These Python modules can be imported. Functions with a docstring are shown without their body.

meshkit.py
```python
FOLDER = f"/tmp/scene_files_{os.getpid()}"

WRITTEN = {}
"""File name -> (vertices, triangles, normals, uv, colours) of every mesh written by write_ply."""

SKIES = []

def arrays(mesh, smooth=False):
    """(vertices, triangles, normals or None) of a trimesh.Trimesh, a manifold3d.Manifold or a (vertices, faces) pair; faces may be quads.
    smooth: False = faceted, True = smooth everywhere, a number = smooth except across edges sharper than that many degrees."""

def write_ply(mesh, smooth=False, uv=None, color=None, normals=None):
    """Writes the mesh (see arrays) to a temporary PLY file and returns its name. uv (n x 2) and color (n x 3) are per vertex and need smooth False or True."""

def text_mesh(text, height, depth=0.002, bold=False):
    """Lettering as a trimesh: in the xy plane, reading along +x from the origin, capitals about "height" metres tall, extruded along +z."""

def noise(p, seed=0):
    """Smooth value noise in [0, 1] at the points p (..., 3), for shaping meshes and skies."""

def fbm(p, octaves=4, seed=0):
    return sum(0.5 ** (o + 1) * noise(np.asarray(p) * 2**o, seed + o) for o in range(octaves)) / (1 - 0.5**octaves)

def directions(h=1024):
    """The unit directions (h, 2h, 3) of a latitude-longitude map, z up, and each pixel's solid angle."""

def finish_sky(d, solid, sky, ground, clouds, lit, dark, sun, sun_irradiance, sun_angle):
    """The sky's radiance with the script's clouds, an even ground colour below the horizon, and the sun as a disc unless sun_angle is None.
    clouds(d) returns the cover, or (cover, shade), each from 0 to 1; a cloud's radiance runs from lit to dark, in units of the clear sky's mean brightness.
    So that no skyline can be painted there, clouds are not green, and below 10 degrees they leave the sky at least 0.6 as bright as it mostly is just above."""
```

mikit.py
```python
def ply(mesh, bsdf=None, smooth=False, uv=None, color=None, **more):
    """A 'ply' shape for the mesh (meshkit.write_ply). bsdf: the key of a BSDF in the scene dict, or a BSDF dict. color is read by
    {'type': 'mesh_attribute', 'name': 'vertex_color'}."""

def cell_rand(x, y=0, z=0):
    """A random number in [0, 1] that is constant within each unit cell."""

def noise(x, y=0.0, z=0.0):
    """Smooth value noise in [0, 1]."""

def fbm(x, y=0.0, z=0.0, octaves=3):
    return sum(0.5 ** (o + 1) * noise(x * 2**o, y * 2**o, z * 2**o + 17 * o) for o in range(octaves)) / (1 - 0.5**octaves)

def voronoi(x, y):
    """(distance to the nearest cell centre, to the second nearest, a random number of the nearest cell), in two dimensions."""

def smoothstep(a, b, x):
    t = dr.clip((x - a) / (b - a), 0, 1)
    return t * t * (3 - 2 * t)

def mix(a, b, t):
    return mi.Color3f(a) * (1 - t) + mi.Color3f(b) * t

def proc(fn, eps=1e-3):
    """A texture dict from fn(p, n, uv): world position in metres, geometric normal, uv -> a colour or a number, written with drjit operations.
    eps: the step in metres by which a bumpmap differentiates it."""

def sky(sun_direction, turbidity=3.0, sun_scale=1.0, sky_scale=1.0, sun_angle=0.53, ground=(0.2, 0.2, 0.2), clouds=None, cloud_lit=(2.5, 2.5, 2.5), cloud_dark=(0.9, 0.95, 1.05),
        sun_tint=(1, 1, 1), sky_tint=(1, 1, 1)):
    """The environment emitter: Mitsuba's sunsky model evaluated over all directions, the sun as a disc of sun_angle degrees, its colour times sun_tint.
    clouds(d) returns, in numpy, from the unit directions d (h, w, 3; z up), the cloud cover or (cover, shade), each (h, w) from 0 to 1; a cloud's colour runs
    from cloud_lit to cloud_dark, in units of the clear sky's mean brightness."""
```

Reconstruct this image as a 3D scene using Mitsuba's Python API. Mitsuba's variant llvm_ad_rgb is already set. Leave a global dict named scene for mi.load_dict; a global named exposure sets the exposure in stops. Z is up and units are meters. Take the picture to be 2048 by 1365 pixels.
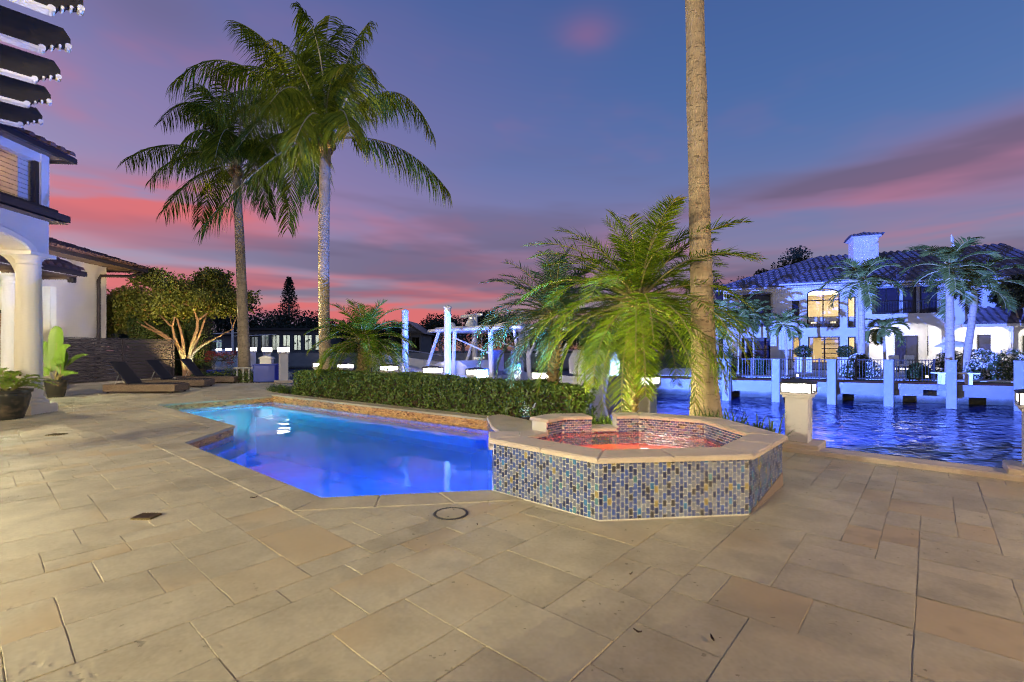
import math, random
import numpy as np, trimesh, shapely
import shapely.geometry as sg
import shapely.affinity as sa
import drjit as dr
import mitsuba as mi
import mikit, meshkit
from mikit import proc, noise, fbm, voronoi, cell_rand, smoothstep, mix
T = mi.ScalarTransform4f

scene, labels = {}, {}
exposure = 0.0

# ------------------------------------------------------------------ camera
EYE = 1.33                       # tripod height above the patio, metres
FPX, HOR = 952.0, 698.0          # focal length and horizon row of the 2048 x 1365 photograph
scene['camera'] = {'type': 'perspective', 'fov_axis': 'x', 'fov': 2 * math.degrees(math.atan(1024 / FPX)),
                   'principal_point_offset_y': (682.5 - HOR) / 1365.0,
                   'near_clip': 0.1, 'far_clip': 4000.0,
                   'to_world': T().look_at(origin=[0, 0, EYE], target=[0, 10, EYE], up=[0, 0, 1])}

# ------------------------------------------------------------------ dusk sky
def dusk_clouds(d):
    az = np.degrees(np.arctan2(d[..., 0], d[..., 1]))          # 0 = straight ahead, + = right
    el = np.degrees(np.arcsin(np.clip(d[..., 2], -1, 1)))
    hx, hy = d[..., 0] / np.maximum(d[..., 2], 0.03), d[..., 1] / np.maximum(d[..., 2], 0.03)
    def ss(a, b, x):
        t = np.clip((x - a) / (b - a), 0, 1)
        return t * t * (3 - 2 * t)
    def streak(fa, fe, seed, tilt=0.0, o=4):                   # long streaks, slightly tilted
        e = el + tilt * az
        return meshkit.fbm(np.stack([np.cos(np.radians(az)) * fa * 4 + 7, np.sin(np.radians(az)) * fa * 4, e * fe], -1), o, seed)
    soft = streak(0.35, 0.07, 3, -0.05)
    fine = streak(0.9, 0.55, 11, -0.05, 6)
    mid = streak(0.55, 0.22, 57, 0.05, 6)
    wisp = streak(1.1, 0.16, 23, 0.06, 5)
    left = ss(25, -38, az) * ss(-150, -75, az)                 # the side where the sun went down
    # rose light: strong low on the left, a thin lavender wash elsewhere
    base = 0.02 + 0.17 * ss(34, 2, el + 0.22 * az) * ss(-170, -80, az) + 0.08 * ss(24, 2, el)
    base = base * (0.75 + 0.5 * soft) + 0.08 * left * ss(0.40, 0.62, soft)
    band = ss(0.42, 0.66, fine) * ss(17, 2, el) * (0.10 + 0.90 * ss(34, -10, az) * ss(-140, -70, az))
    core = np.exp(-((el - 13.2 - 0.1 * (az + 40)) / 2.4) ** 2) * np.exp(-((az + 40) / 13.0) ** 2) * ss(0.34, 0.58, fine + 0.06)
    core += 0.9 * np.exp(-((el - 4.5) / 2.6) ** 2) * ss(16, -18, az) * ss(-120, -60, az) * ss(0.36, 0.60, fine)
    high = 0.24 * ss(0.50, 0.70, wisp) * ss(38, 15, el) * (0.25 + 0.75 * left)
    slope = el - 13.0 - 0.13 * (az - 25)                       # a long band climbing to the right
    right = 0.34 * np.exp(-(slope / 2.6) ** 2) * ss(0.36, 0.58, mid) * ss(4, 16, az) * ss(110, 60, az) + 0.25 * np.exp(-((slope + 5.5) / 1.6) ** 2) * ss(0.42, 0.6, fine) * ss(2, 14, az) * ss(110, 60, az)
    puff = 0.17 * np.exp(-(((az - 9) / 3.2) ** 2 + ((el - 33) / 1.8) ** 2)) * ss(0.3, 0.6, wisp)
    red = np.clip(base + 0.48 * band + 0.70 * core + high + right + puff, 0, 0.92)
    # thin slate grey streaks drawn in front of the light
    grey = 0.72 * ss(0.50, 0.70, mid) * ss(26, 8, el) * (0.35 + 0.65 * ss(-48, -10, az)) * ss(170, 80, az)
    grey += 0.62 * ss(0.50, 0.66, streak(0.6, 0.5, 83, 0.03, 5)) * ss(14, 4, el)
    grey += 0.7 * np.exp(-((slope - 1.6) / 1.5) ** 2) * ss(0.40, 0.6, mid) * ss(6, 20, az) * ss(110, 60, az)
    grey += 0.4 * np.exp(-(((az + 37) / 6) ** 2 + ((el - 30) / 3.0) ** 2))
    grey = np.clip(grey, 0, 0.8)
    cover = 1 - (1 - red) * (1 - grey)
    return cover, np.clip(grey / np.maximum(cover, 1e-3), 0, 1)

SUNSET = [-1.0, 0.25, 0.05]
scene['sky'] = mikit.sky(SUNSET, turbidity=3.0, sun_scale=0.0, sky_scale=7.4, ground=(0.03, 0.03, 0.04),
                         clouds=dusk_clouds, cloud_lit=(4.2, 0.90, 0.90), cloud_dark=(0.80, 0.64, 1.12), sky_tint=(0.40, 0.80, 2.0))
scene['sky']['sampling_weight'] = 4.5

# ------------------------------------------------------------------ scene helpers
def numbered(name, parent=None):
    key = name if parent is None else parent + '__' + name
    if key not in USED:
        USED[key] = 0
        return key
    while True:
        USED[key] += 1
        k = '%s_%03d' % (key, USED[key])
        if k not in USED:
            USED[k] = 0
            return k
USED = {}

def tag(key, label=None, cat=None, group=None, kind=None):
    d = labels.setdefault(key, {})
    for a, b in (('label', label), ('category', cat), ('group', group), ('kind', kind)):
        if b: d[a] = b
    return key

def thing(name, label, cat, group=None):
    return tag(numbered(name), label, cat, group)

def obj(name, mesh, bsdf, parent=None, smooth=False, uv=None, label=None, cat=None, group=None, kind=None, **more):
    """one entry of the scene; with a parent it is that thing's part"""
    key = numbered(name, parent)
    if isinstance(mesh, MB):
        uv = mesh.uvs() if mesh.has_uv else uv
        mesh = mesh.mesh()
    if uv is not None and smooth not in (False, True): smooth = False
    scene[key] = mikit.ply(mesh, bsdf, smooth=smooth, uv=uv, **more)
    if label or cat or group or kind: tag(key, label, cat, group, kind)
    return key

def structure(name, mesh, bsdf, label, **k):
    return obj(name, mesh, bsdf, label=label, kind='structure', **k)

def lamp_area(rgb): return {'type': 'area', 'radiance': {'type': 'rgb', 'value': [float(x) for x in rgb]}}

def at(px, py, d):
    """the world point that stands at distance d ahead, at pixel px, py of the photograph: used to lay out the plan"""
    return np.array([(px - 1024) / FPX * d, d, EYE - (py - HOR) / FPX * d])
def gp(px, py, z=0.0):
    d = FPX * (EYE - z) / (py - HOR)
    return np.array([(px - 1024) / FPX * d, d, z])

def nrm(v):
    v = np.asarray(v, float)
    return v / np.maximum(np.linalg.norm(v, axis=-1, keepdims=True), 1e-12)

class MB:
    """collects boxes, tubes, prisms and quads into one mesh"""
    def __init__(s): s.v, s.f, s.n, s.uv, s.has_uv = [], [], 0, [], False
    def add(s, v, f, tone=None, uv=None):
        v = np.asarray(v, float); f = np.asarray(f, int)
        if f.shape[1] == 4: f = np.vstack([f[:, [0, 1, 2]], f[:, [0, 2, 3]]])
        s.v.append(v); s.f.append(f + s.n); s.n += len(v)
        if uv is not None: s.has_uv = True; s.uv.append(np.asarray(uv, float))
        elif tone is not None: s.has_uv = True; s.uv.append(np.tile([[tone, 0.5]], (len(v), 1)))
        else: s.uv.append(np.full((len(v), 2), 0.5))
        return s
    def join(s, mb):
        return s.add(np.vstack(mb.v), np.vstack(mb.f), uv=np.vstack(mb.uv) if mb.has_uv else None)
    def tm(s, m, tone=None): return s.add(m.vertices, m.faces, tone)
    def box(s, c, size, rz=0.0, tone=None, axes=None):
        h = np.asarray(size, float) / 2
        v = np.array([[x, y, z] for x in (-1, 1) for y in (-1, 1) for z in (-1, 1)], float) * h
        if axes is not None: v = v @ np.asarray(axes, float)
        elif rz: v = v @ rotz(rz).T
        return s.add(v + np.asarray(c, float), BOXF, tone)
    def bar(s, p, q, w, h=None, up=(0, 0, 1), tone=None):
        """a rectangular bar from p to q, w across, h along up"""
        p, q = np.asarray(p, float), np.asarray(q, float); h = w if h is None else h
        L = np.linalg.norm(q - p); x = (q - p) / L
        u = np.asarray(up, float)
        if abs(x @ u) > 0.95: u = np.array([0, 1.0, 0])
        y = nrm(np.cross(u, x)); z = np.cross(x, y)
        return s.box((p + q) / 2, (L, w, h), axes=np.array([x, y, z]), tone=tone)
    def tube(s, pts, rad, n=8, cap=True, tone=None):
        p = np.asarray(pts, float); rad = np.broadcast_to(np.asarray(rad, float), (len(p),))
        t = nrm(np.gradient(p, axis=0))
        a = np.cross(t, [0, 0, 1.0] if abs(t[0][2]) < 0.9 else [1.0, 0, 0]); 
        for i in range(1, len(a)):                             # keep the frame from flipping
            b = a[i - 1] - t[i] * (a[i - 1] @ t[i]); a[i] = b / (np.linalg.norm(b) + 1e-9) 
        a = nrm(a - t * (a * t).sum(1, keepdims=True)); b = np.cross(t, a)
        ang = np.arange(n) * 2 * np.pi / n
        v = p[:, None] + rad[:, None, None] * (np.cos(ang)[None, :, None] * a[:, None] + np.sin(ang)[None, :, None] * b[:, None])
        v = v.reshape(-1, 3); f = []
        i, j = np.meshgrid(np.arange(len(p) - 1), np.arange(n), indexing='ij')
        q = np.stack([i * n + j, i * n + (j + 1) % n, (i + 1) * n + (j + 1) % n, (i + 1) * n + j], -1).reshape(-1, 4)
        f = np.vstack([q[:, [0, 1, 2]], q[:, [0, 2, 3]]])
        if cap:
            k = len(v); v = np.vstack([v, p[0], p[-1]]); r = np.arange(n); m = (len(p) - 1) * n
            f = np.vstack([f, np.stack([(r + 1) % n, r, r * 0 + k], 1), np.stack([m + r, m + (r + 1) % n, r * 0 + k + 1], 1)])
        return s.add(v, f, tone)
    def lathe(s, prof, n=24, c=(0, 0, 0), tone=None, a0=0.0, a1=2 * np.pi):
        """prof: (radius, z) from the bottom up"""
        pr = np.asarray(prof, float); full = abs(a1 - a0 - 2 * np.pi) < 1e-6
        m = n if full else n + 1
        ang = a0 + (a1 - a0) * np.arange(m) / n
        v = np.stack([pr[:, None, 0] * np.cos(ang), pr[:, None, 0] * np.sin(ang), np.repeat(pr[:, 1:2], m, 1)], -1).reshape(-1, 3)
        i, j = np.meshgrid(np.arange(len(pr) - 1), np.arange(n), indexing='ij')
        q = np.stack([i * m + j, i * m + (j + 1) % m, (i + 1) * m + (j + 1) % m, (i + 1) * m + j], -1).reshape(-1, 4)
        return s.add(v + np.asarray(c, float), q, tone)
    def prism(s, poly, z0, z1, bevel=0.0, tone=None, drop=None, bottom=True):
        """a shapely polygon as a slab from z0 to z1 with a bevelled upper edge"""
        for g in getattr(poly, 'geoms', [poly]):
            if g.is_empty or g.geom_type != 'Polygon' or g.area < 1e-6: continue
            top = g.buffer(-bevel, join_style='mitre') if bevel else g
            if bevel and (top.is_empty or top.geom_type != 'Polygon' or len(top.exterior.coords) != len(g.exterior.coords) or len(top.interiors) != len(g.interiors)):
                top = g
            zt = z1
            tv, tf = trimesh.creation.triangulate_polygon(top, engine='earcut')
            s.add(np.c_[tv, np.full(len(tv), zt)], tf, tone)
            if bottom:
                bv, bf = trimesh.creation.triangulate_polygon(g, engine='earcut')
                s.add(np.c_[bv, np.full(len(bv), z0)], np.asarray(bf)[:, ::-1], tone)
            for gr, tr in zip([g.exterior, *g.interiors], [top.exterior, *top.interiors]):
                a = np.array(gr.coords)[:-1]; b = np.array(tr.coords)[:-1]
                if len(a) != len(b): b = a
                else:                                          # buffer may start elsewhere: match by nearness
                    k = np.argmin(((b - a[0]) ** 2).sum(1)); b = np.roll(b, -k, 0)
                    if len(b) > 2 and ((b[1] - a[1]) ** 2).sum() > ((b[-1] - a[1]) ** 2).sum(): b = np.roll(b[::-1], 1, 0)
                rings = [np.c_[a, np.full(len(a), z0)], np.c_[a, np.full(len(a), z1 - bevel)]] + ([np.c_[b, np.full(len(b), zt)]] if bevel and top is not g else [])
                if top is g: rings[1][:, 2] = z1
                n = len(a); j = np.arange(n)
                ccw = gr.is_ccw if gr is g.exterior else not (not gr.is_ccw)
                for r0, r1 in zip(rings[:-1], rings[1:]):
                    q = np.stack([j, (j + 1) % n, n + (j + 1) % n, n + j], 1)
                    if not gr.is_ccw and gr is g.exterior: q = q[:, ::-1]
                    if gr is not g.exterior and gr.is_ccw: q = q[:, ::-1]
                    s.add(np.vstack([r0, r1]), q, tone)
        return s
    def mesh(s): return np.vstack(s.v), np.vstack(s.f)
    def uvs(s): return np.vstack(s.uv)
    def place(s, loc=(0, 0, 0), rz=0.0, sc=1.0):
        R = rotz(rz)
        for i, v in enumerate(s.v): s.v[i] = (v * sc) @ R.T + np.asarray(loc, float)
        return s
    def frame(s, o, ex, ey, ez):
        M = np.array([ex, ey, ez], float)
        for i, v in enumerate(s.v): s.v[i] = v @ M + np.asarray(o, float)
        return s

BOXF = np.array([[0, 1, 3, 2], [4, 6, 7, 5], [0, 4, 5, 1], [2, 3, 7, 6], [0, 2, 6, 4], [1, 5, 7, 3]])
def rotz(a): return np.array([[math.cos(a), -math.sin(a), 0], [math.sin(a), math.cos(a), 0], [0, 0, 1.0]])

def rbox(size, r=0.02, c=(0, 0, 0), rz=0.0, seg=1):
    """a box with chamfered edges (hull of its inset faces)"""
    h = np.asarray(size, float) / 2; p = []
    for k in range(3):
        e = np.full(3, 1.0) * (h - r); e[k] = h[k]
        p += [[x * e[0], y * e[1], z * e[2]] for x in (-1, 1) for y in (-1, 1) for z in (-1, 1)]
    m = trimesh.convex.convex_hull(np.array(p))
    return (np.array(m.vertices) @ rotz(rz).T + np.asarray(c, float)), np.array(m.faces)

def offset_ring(pts, d):
    """vertices of a closed counter-clockwise ring moved outward by d (mitred)"""
    p = np.asarray(pts, float); n = len(p); out = []
    for i in range(n):
        a, b, c = p[i - 1], p[i], p[(i + 1) % n]
        e0, e1 = nrm(b - a), nrm(c - b)
        n0, n1 = np.array([e0[1], -e0[0]]), np.array([e1[1], -e1[0]])
        k = n0 + n1; out.append(b + k * d / max(k @ n0, 0.3))
    return np.array(out)

# ------------------------------------------------------------------ foliage
def leaf_cloud(rng, centers, size, aspect=0.5, up=0.35, fold=0.0, normals=None, spread=0.9):
    """one small pointed leaf (two triangles) per centre, turned every way; uv.x is the leaf's own tone"""
    n = len(centers); size = np.broadcast_to(size, (n,)) * rng.uniform(0.6, 1.25, n)
    nr = nrm(rng.normal(size=(n, 3)) * spread + np.array([0, 0, up]) + (0 if normals is None else normals))
    d = nrm(np.cross(nr, rng.normal(size=(n, 3)))); s = np.cross(nr, d)
    L = size[:, None] * d; W = (size * aspect)[:, None] * s
    lift = nr * (size * fold)[:, None]
    v = np.stack([centers - L * 0.5, centers - W * 0.5 + lift, centers + L * 0.5, centers + W * 0.5 + lift], 1).reshape(-1, 3)
    k = np.arange(n)[:, None] * 4
    f = np.vstack([k + [[0, 1, 2]], k + [[0, 2, 3]]])
    uv = np.repeat(np.c_[rng.random(n), rng.random(n)], 4, 0)
    return v, f, uv

def blob_points(rng, n, centers, radii, squash=0.8, shell=0.45):
    """points in the outer parts of overlapping blobs"""
    c = np.asarray(centers, float); r = np.broadcast_to(radii, (len(c),))
    k = rng.choice(len(c), n, p=r ** 2 / (r ** 2).sum())
    d = nrm(rng.normal(size=(n, 3))); q = (1 - shell * rng.random(n) ** 1.4) * r[k]
    return c[k] + d * q[:, None] * np.array([1, 1, squash])

def bezier(b, m, t, n):
    s = np.linspace(0, 1, n)[:, None]
    return (1 - s) ** 2 * b + 2 * s * (1 - s) * m + s ** 2 * t

def frond(rng, mb, rach, curve, leaf=0.6, n=46, start=0.16, hang=0.5, width=0.03, rad=0.022, vee=0.35, wind=(0, 0, 0), tone=0.5, fwd=0.55, seg=3, drop=0.0, mess=0.06):
    """a feather palm leaf: the rib goes into rach, its leaflets into mb. curve = points along the rib"""
    m = len(curve); s = np.linspace(0, 1, m)
    rach.tube(curve, rad * (1.05 - s) + 0.003, n=5)
    tt = nrm(np.gradient(curve, axis=0))
    sl = start + (1 - start) * (np.arange(n) + 0.5) / n
    for side in (-1, 1):
        q = np.clip(sl + rng.normal(0, 0.3 / n, n), 0, 1)
        base = np.stack([np.interp(q, s, curve[:, k]) for k in range(3)], 1)
        t = nrm(np.stack([np.interp(q, s, tt[:, k]) for k in range(3)], 1))
        sd = nrm(np.cross(t, [0, 0, 1.0]) + 1e-6); nm = np.cross(sd, t)
        prof = np.clip(np.sin(np.pi * np.clip(0.12 + 0.80 * (q - start) / (1 - start), 0, 1)) ** 0.6, 0.25, 1)
        ln = leaf * prof * rng.uniform(0.82, 1.12, n)
        f_ = fwd + 0.5 * (q - start)
        d0 = nrm(side * sd + f_[:, None] * t + (vee + rng.normal(0, 0.12, n))[:, None] * nm - drop * np.array([0, 0, 1.0]))
        p = base; pts = [p]; d = d0
        for k in range(seg):
            p = p + d * (ln / seg)[:, None]; pts.append(p)
            d = nrm(d + np.array([0, 0, -1.0]) * hang * (0.5 + 0.6 * k) + np.asarray(wind) * (0.5 + 0.5 * k) + rng.normal(0, mess, (n, 3)))
        w = width * rng.uniform(0.8, 1.2, n)[:, None]
        wd = nrm(np.cross(d0, nm) * 0.85 + nm * (0.35 + rng.normal(0, 0.45, n))[:, None])
        prof_w = [0.55, 1.0, 0.75, 0.12][:seg + 1] if seg == 3 else [0.7, 1.0, 0.12]
        rows = []
        for k in range(seg + 1): rows += [pts[k] - wd * w * prof_w[k] * 0.5, pts[k] + wd * w * prof_w[k] * 0.5]
        v = np.stack(rows, 1).reshape(-1, 3); R = 2 * (seg + 1)
        k0 = np.arange(n)[:, None] * R; f = []
        for k in range(seg): f += [k0 + [[2 * k, 2 * k + 1, 2 * k + 3]], k0 + [[2 * k, 2 * k + 3, 2 * k + 2]]]
        tn = np.clip(tone + rng.normal(0, 0.24, n), 0.02, 0.98)
        mb.add(v, np.vstack(f), uv=np.repeat(np.c_[tn, q], R, 0))

def ribbed_trunk(rng, pts, r0, r1, flare=0.0, rings=60, n=18, wob=0.05, notch=0.03):
    """a palm trunk with ring scars"""
    pts = np.asarray(pts, float); s = np.linspace(0, 1, rings * 3)
    if len(pts) == 3: c = bezier(pts[0], pts[1], pts[2], len(s))
    else: c = np.stack([np.interp(s, np.linspace(0, 1, len(pts)), pts[:, k]) for k in range(3)], 1)
    r = r0 + (r1 - r0) * s + flare * np.exp(-s * 18)
    r = r * (1 + notch * (np.abs(((s * rings + rng.normal(0, 0.06, len(s))) % 1) - 0.5) - 0.25)) * (1 + wob * (meshkit.noise(np.c_[s * 14, s * 0, s * 0 + 3]) - 0.5))
    return MB().tube(c, r, n)

# ------------------------------------------------------------------ materials
def rgb(c): return {'type': 'rgb', 'value': [float(x) for x in c]}
def prin(c, rough=0.6, metal=0.0, spec=0.5, two=True, bump=None, scale=1.0, **k):
    col = c if isinstance(c, dict) else rgb(c)
    b = {'type': 'principled', 'base_color': col, 'roughness': rough, 'metallic': metal, 'specular': spec, **k}
    if bump is not None: b = {'type': 'bumpmap', 'tex': bump, 'scale': scale, 'bsdf': b}
    return {'type': 'twosided', 'bsdf': b} if two else b
def thin(c, rough=0.4, dt=0.8): return {'type': 'principledthin', 'base_color': c, 'roughness': rough, 'diff_trans': dt, 'spec_trans': 0.0, 'eta': 1.4}
def mat(name, d): scene[name] = d; return name

def stone_fn(lo, hi, warm, amt=1.0):
    def f(p, n, uv):
        big = fbm(p.x * 0.9 + uv.x * 31, p.y * 0.9 + 5, p.z * 0.9 + uv.x * 7, 3)
        veins = fbm(p.x * 5 + uv.x * 90, p.y * 5 + uv.x * 13, p.z * 5, 4)
        fine = fbm(p.x * 60, p.y * 60, p.z * 60, 2)
        c = mix(lo, hi, dr.clip(0.30 + 0.40 * uv.x + 0.85 * (veins - 0.5) * amt + 0.45 * (fine - 0.5), 0, 1))
        c = mix(c, warm, smoothstep(0.50, 0.78, big + 0.25 * (uv.x - 0.5)) * 0.75 * amt)
        pits = smoothstep(0.84, 0.90, fbm(p.x * 24 + 3, p.y * 31, p.z * 22, 2)) * smoothstep(0.45, 0.6, fbm(p.x * 1.3 + 60, p.y * 1.3, 0.0, 2))
        stain = smoothstep(0.60, 0.72, fbm(p.x * 3.1 + 11, p.y * 3.1, uv.x * 9, 4))
        return c * (1 - 0.40 * pits) * (1 - 0.14 * stain * amt) * (1 - 0.16 * smoothstep(0.52, 0.75, fbm(p.x * 1.7 + 40, p.y * 1.7, p.z, 3)))
    return proc(f)
def stone_bump(p, n, uv):
    pits = smoothstep(0.78, 0.86, fbm(p.x * 24 + 3, p.y * 31, p.z * 22, 2))
    chips = smoothstep(0.74, 0.80, fbm(p.x * 7 + 50, p.y * 7, 3.0, 4))
    return 0.40 * fbm(p.x * 14, p.y * 14, p.z * 14, 3) + 0.10 * fbm(p.x * 70, p.y * 70, p.z * 70, 2) - 0.4 * pits - 0.4 * chips

mat('m_travertine', prin(stone_fn((0.41, 0.36, 0.225), (0.57, 0.51, 0.335), (0.51, 0.39, 0.205)), 0.52, bump=proc(stone_bump), scale=0.006))
mat('m_coping', prin(stone_fn((0.54, 0.44, 0.33), (0.70, 0.60, 0.47), (0.62, 0.49, 0.34), 0.6), 0.5, bump=proc(stone_bump), scale=0.002))
mat('m_grout', prin(proc(lambda p, n, uv: mix((0.33, 0.29, 0.20), (0.50, 0.45, 0.33), fbm(p.x * 3, p.y * 3, 0.0, 3))), 0.9))
mat('m_tile_grout', prin((0.62, 0.60, 0.53), 0.75))

def mosaic_fn(p, n, uv):
    t = uv.x
    c = mi.Color3f(0.045, 0.075, 0.23)
    for lim, col in ((0.20, (0.075, 0.10, 0.25)), (0.34, (0.12, 0.15, 0.27)), (0.50, (0.02, 0.03, 0.10)), (0.62, (0.05, 0.09, 0.30)), (0.72, (0.17, 0.19, 0.25)), (0.84, (0.035, 0.15, 0.33)), (0.885, (0.045, 0.045, 0.055)), (0.945, (0.08, 0.20, 0.25)), (0.975, (0.30, 0.24, 0.09))):
        c = dr.select(t > lim, mi.Color3f(col), c)
    swirl = fbm(p.x * 45 + t * 90, p.y * 45, p.z * 28, 3)
    stripe = fbm(uv.y * 3 + t * 70, t * 31, 0.0, 2)
    return c * (0.45 + 0.9 * swirl + 0.35 * stripe)
mat('m_mosaic', prin(proc(mosaic_fn), 0.16, spec=0.75, clearcoat=0.4, clearcoat_gloss=0.9))

def rust_band(p, n, uv):
    row = dr.floor(uv.y / 0.024); col = dr.floor(uv.x / 0.062 + 0.5 * (row - 2 * dr.floor(row / 2)) + 0.3 * cell_rand(row, 3))
    r = cell_rand(col, row, 7); fx = uv.x / 0.062 + 0.5 * (row - 2 * dr.floor(row / 2)) + 0.3 * cell_rand(row, 3) - col; fy = uv.y / 0.024 - row
    c = mix((0.40, 0.17, 0.045), (0.78, 0.46, 0.15), dr.clip(r + 0.5 * (fbm(p.x * 20, p.y * 20, p.z * 20, 3) - 0.5), 0, 1))
    c = mix(c, (0.10, 0.03, 0.015), smoothstep(0.90, 0.94, cell_rand(col, row, 19)) * 0.8)
    joint = (fx < 0.05) | (fy < 0.09)
    return dr.select(joint, mi.Color3f(0.34, 0.17, 0.07), c)
mat('m_rust_tile', prin(proc(rust_band), 0.3, spec=0.5))
mat('m_plaster_pool', prin(proc(lambda p, n, uv: mix((0.26, 0.62, 0.80), (0.38, 0.76, 0.90), fbm(p.x * 2, p.y * 2, p.z * 2, 3))), 0.6))
mat('m_plaster_spa', prin((0.75, 0.72, 0.66), 0.6))
mat('m_water', {'type': 'dielectric', 'int_ior': 1.33, 'ext_ior': 1.0})

def stucco(c, k=1.0):
    lo, hi = [float(x) * 0.88 for x in c], [float(x) * 1.05 for x in c]
    return proc(lambda p, n, uv: mix(lo, hi, dr.clip(0.6 * fbm(p.x * 1.1, p.y * 1.1, p.z * 0.7, 3) + 0.4 * fbm(p.x * 40, p.y * 40, p.z * 40, 2), 0, 1)))
stucco_bump = proc(lambda p, n, uv: fbm(p.x * 55, p.y * 55, p.z * 55, 3))
mat('m_stucco', prin(stucco((0.66, 0.63, 0.57)), 0.85, bump=stucco_bump, scale=0.006))
mat('m_trim', prin(stucco((0.74, 0.71, 0.64)), 0.7))
mat('m_far_wall', prin(proc(lambda p, n, uv: mix((0.66, 0.65, 0.64), (0.78, 0.77, 0.76), fbm(p.x * 0.9, p.y * 0.9, p.z * 0.6, 3))), 0.85))
mat('m_shore_wall', prin((0.16, 0.15, 0.15), 0.85))
mat('m_concrete', prin(stucco((0.46, 0.46, 0.45)), 0.9, bump=stucco_bump, scale=0.004))
mat('m_plinth', prin(stucco((0.22, 0.175, 0.15)), 0.9))
mat('m_dock', prin(stucco((0.17, 0.175, 0.18)), 0.85))
mat('m_post', prin(stucco((0.62, 0.60, 0.61)), 0.8))
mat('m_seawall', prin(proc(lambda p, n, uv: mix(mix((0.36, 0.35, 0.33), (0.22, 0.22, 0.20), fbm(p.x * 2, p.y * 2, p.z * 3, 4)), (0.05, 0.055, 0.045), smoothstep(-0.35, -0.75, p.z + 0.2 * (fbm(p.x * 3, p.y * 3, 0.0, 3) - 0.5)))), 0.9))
mat('m_dark_frame', prin((0.018, 0.016, 0.016), 0.4))
mat('m_gutter', prin((0.035, 0.028, 0.03), 0.35))
mat('m_rafter_shaded', prin(proc(lambda p, n, uv: mix((0.010, 0.008, 0.007), (0.020, 0.016, 0.013), fbm(p.x * 3, p.y * 3, p.z * 20, 3))), 0.7))  # near black: the shade on the rafter sides is put into the colour
mat('m_white_paint', prin((0.78, 0.76, 0.72), 0.45))
mat('m_wood_ceiling', prin(proc(lambda p, n, uv: mix((0.20, 0.085, 0.035), (0.36, 0.17, 0.075), fbm(p.x * 2.5, p.y * 30, p.z * 3, 4))), 0.4))
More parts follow.
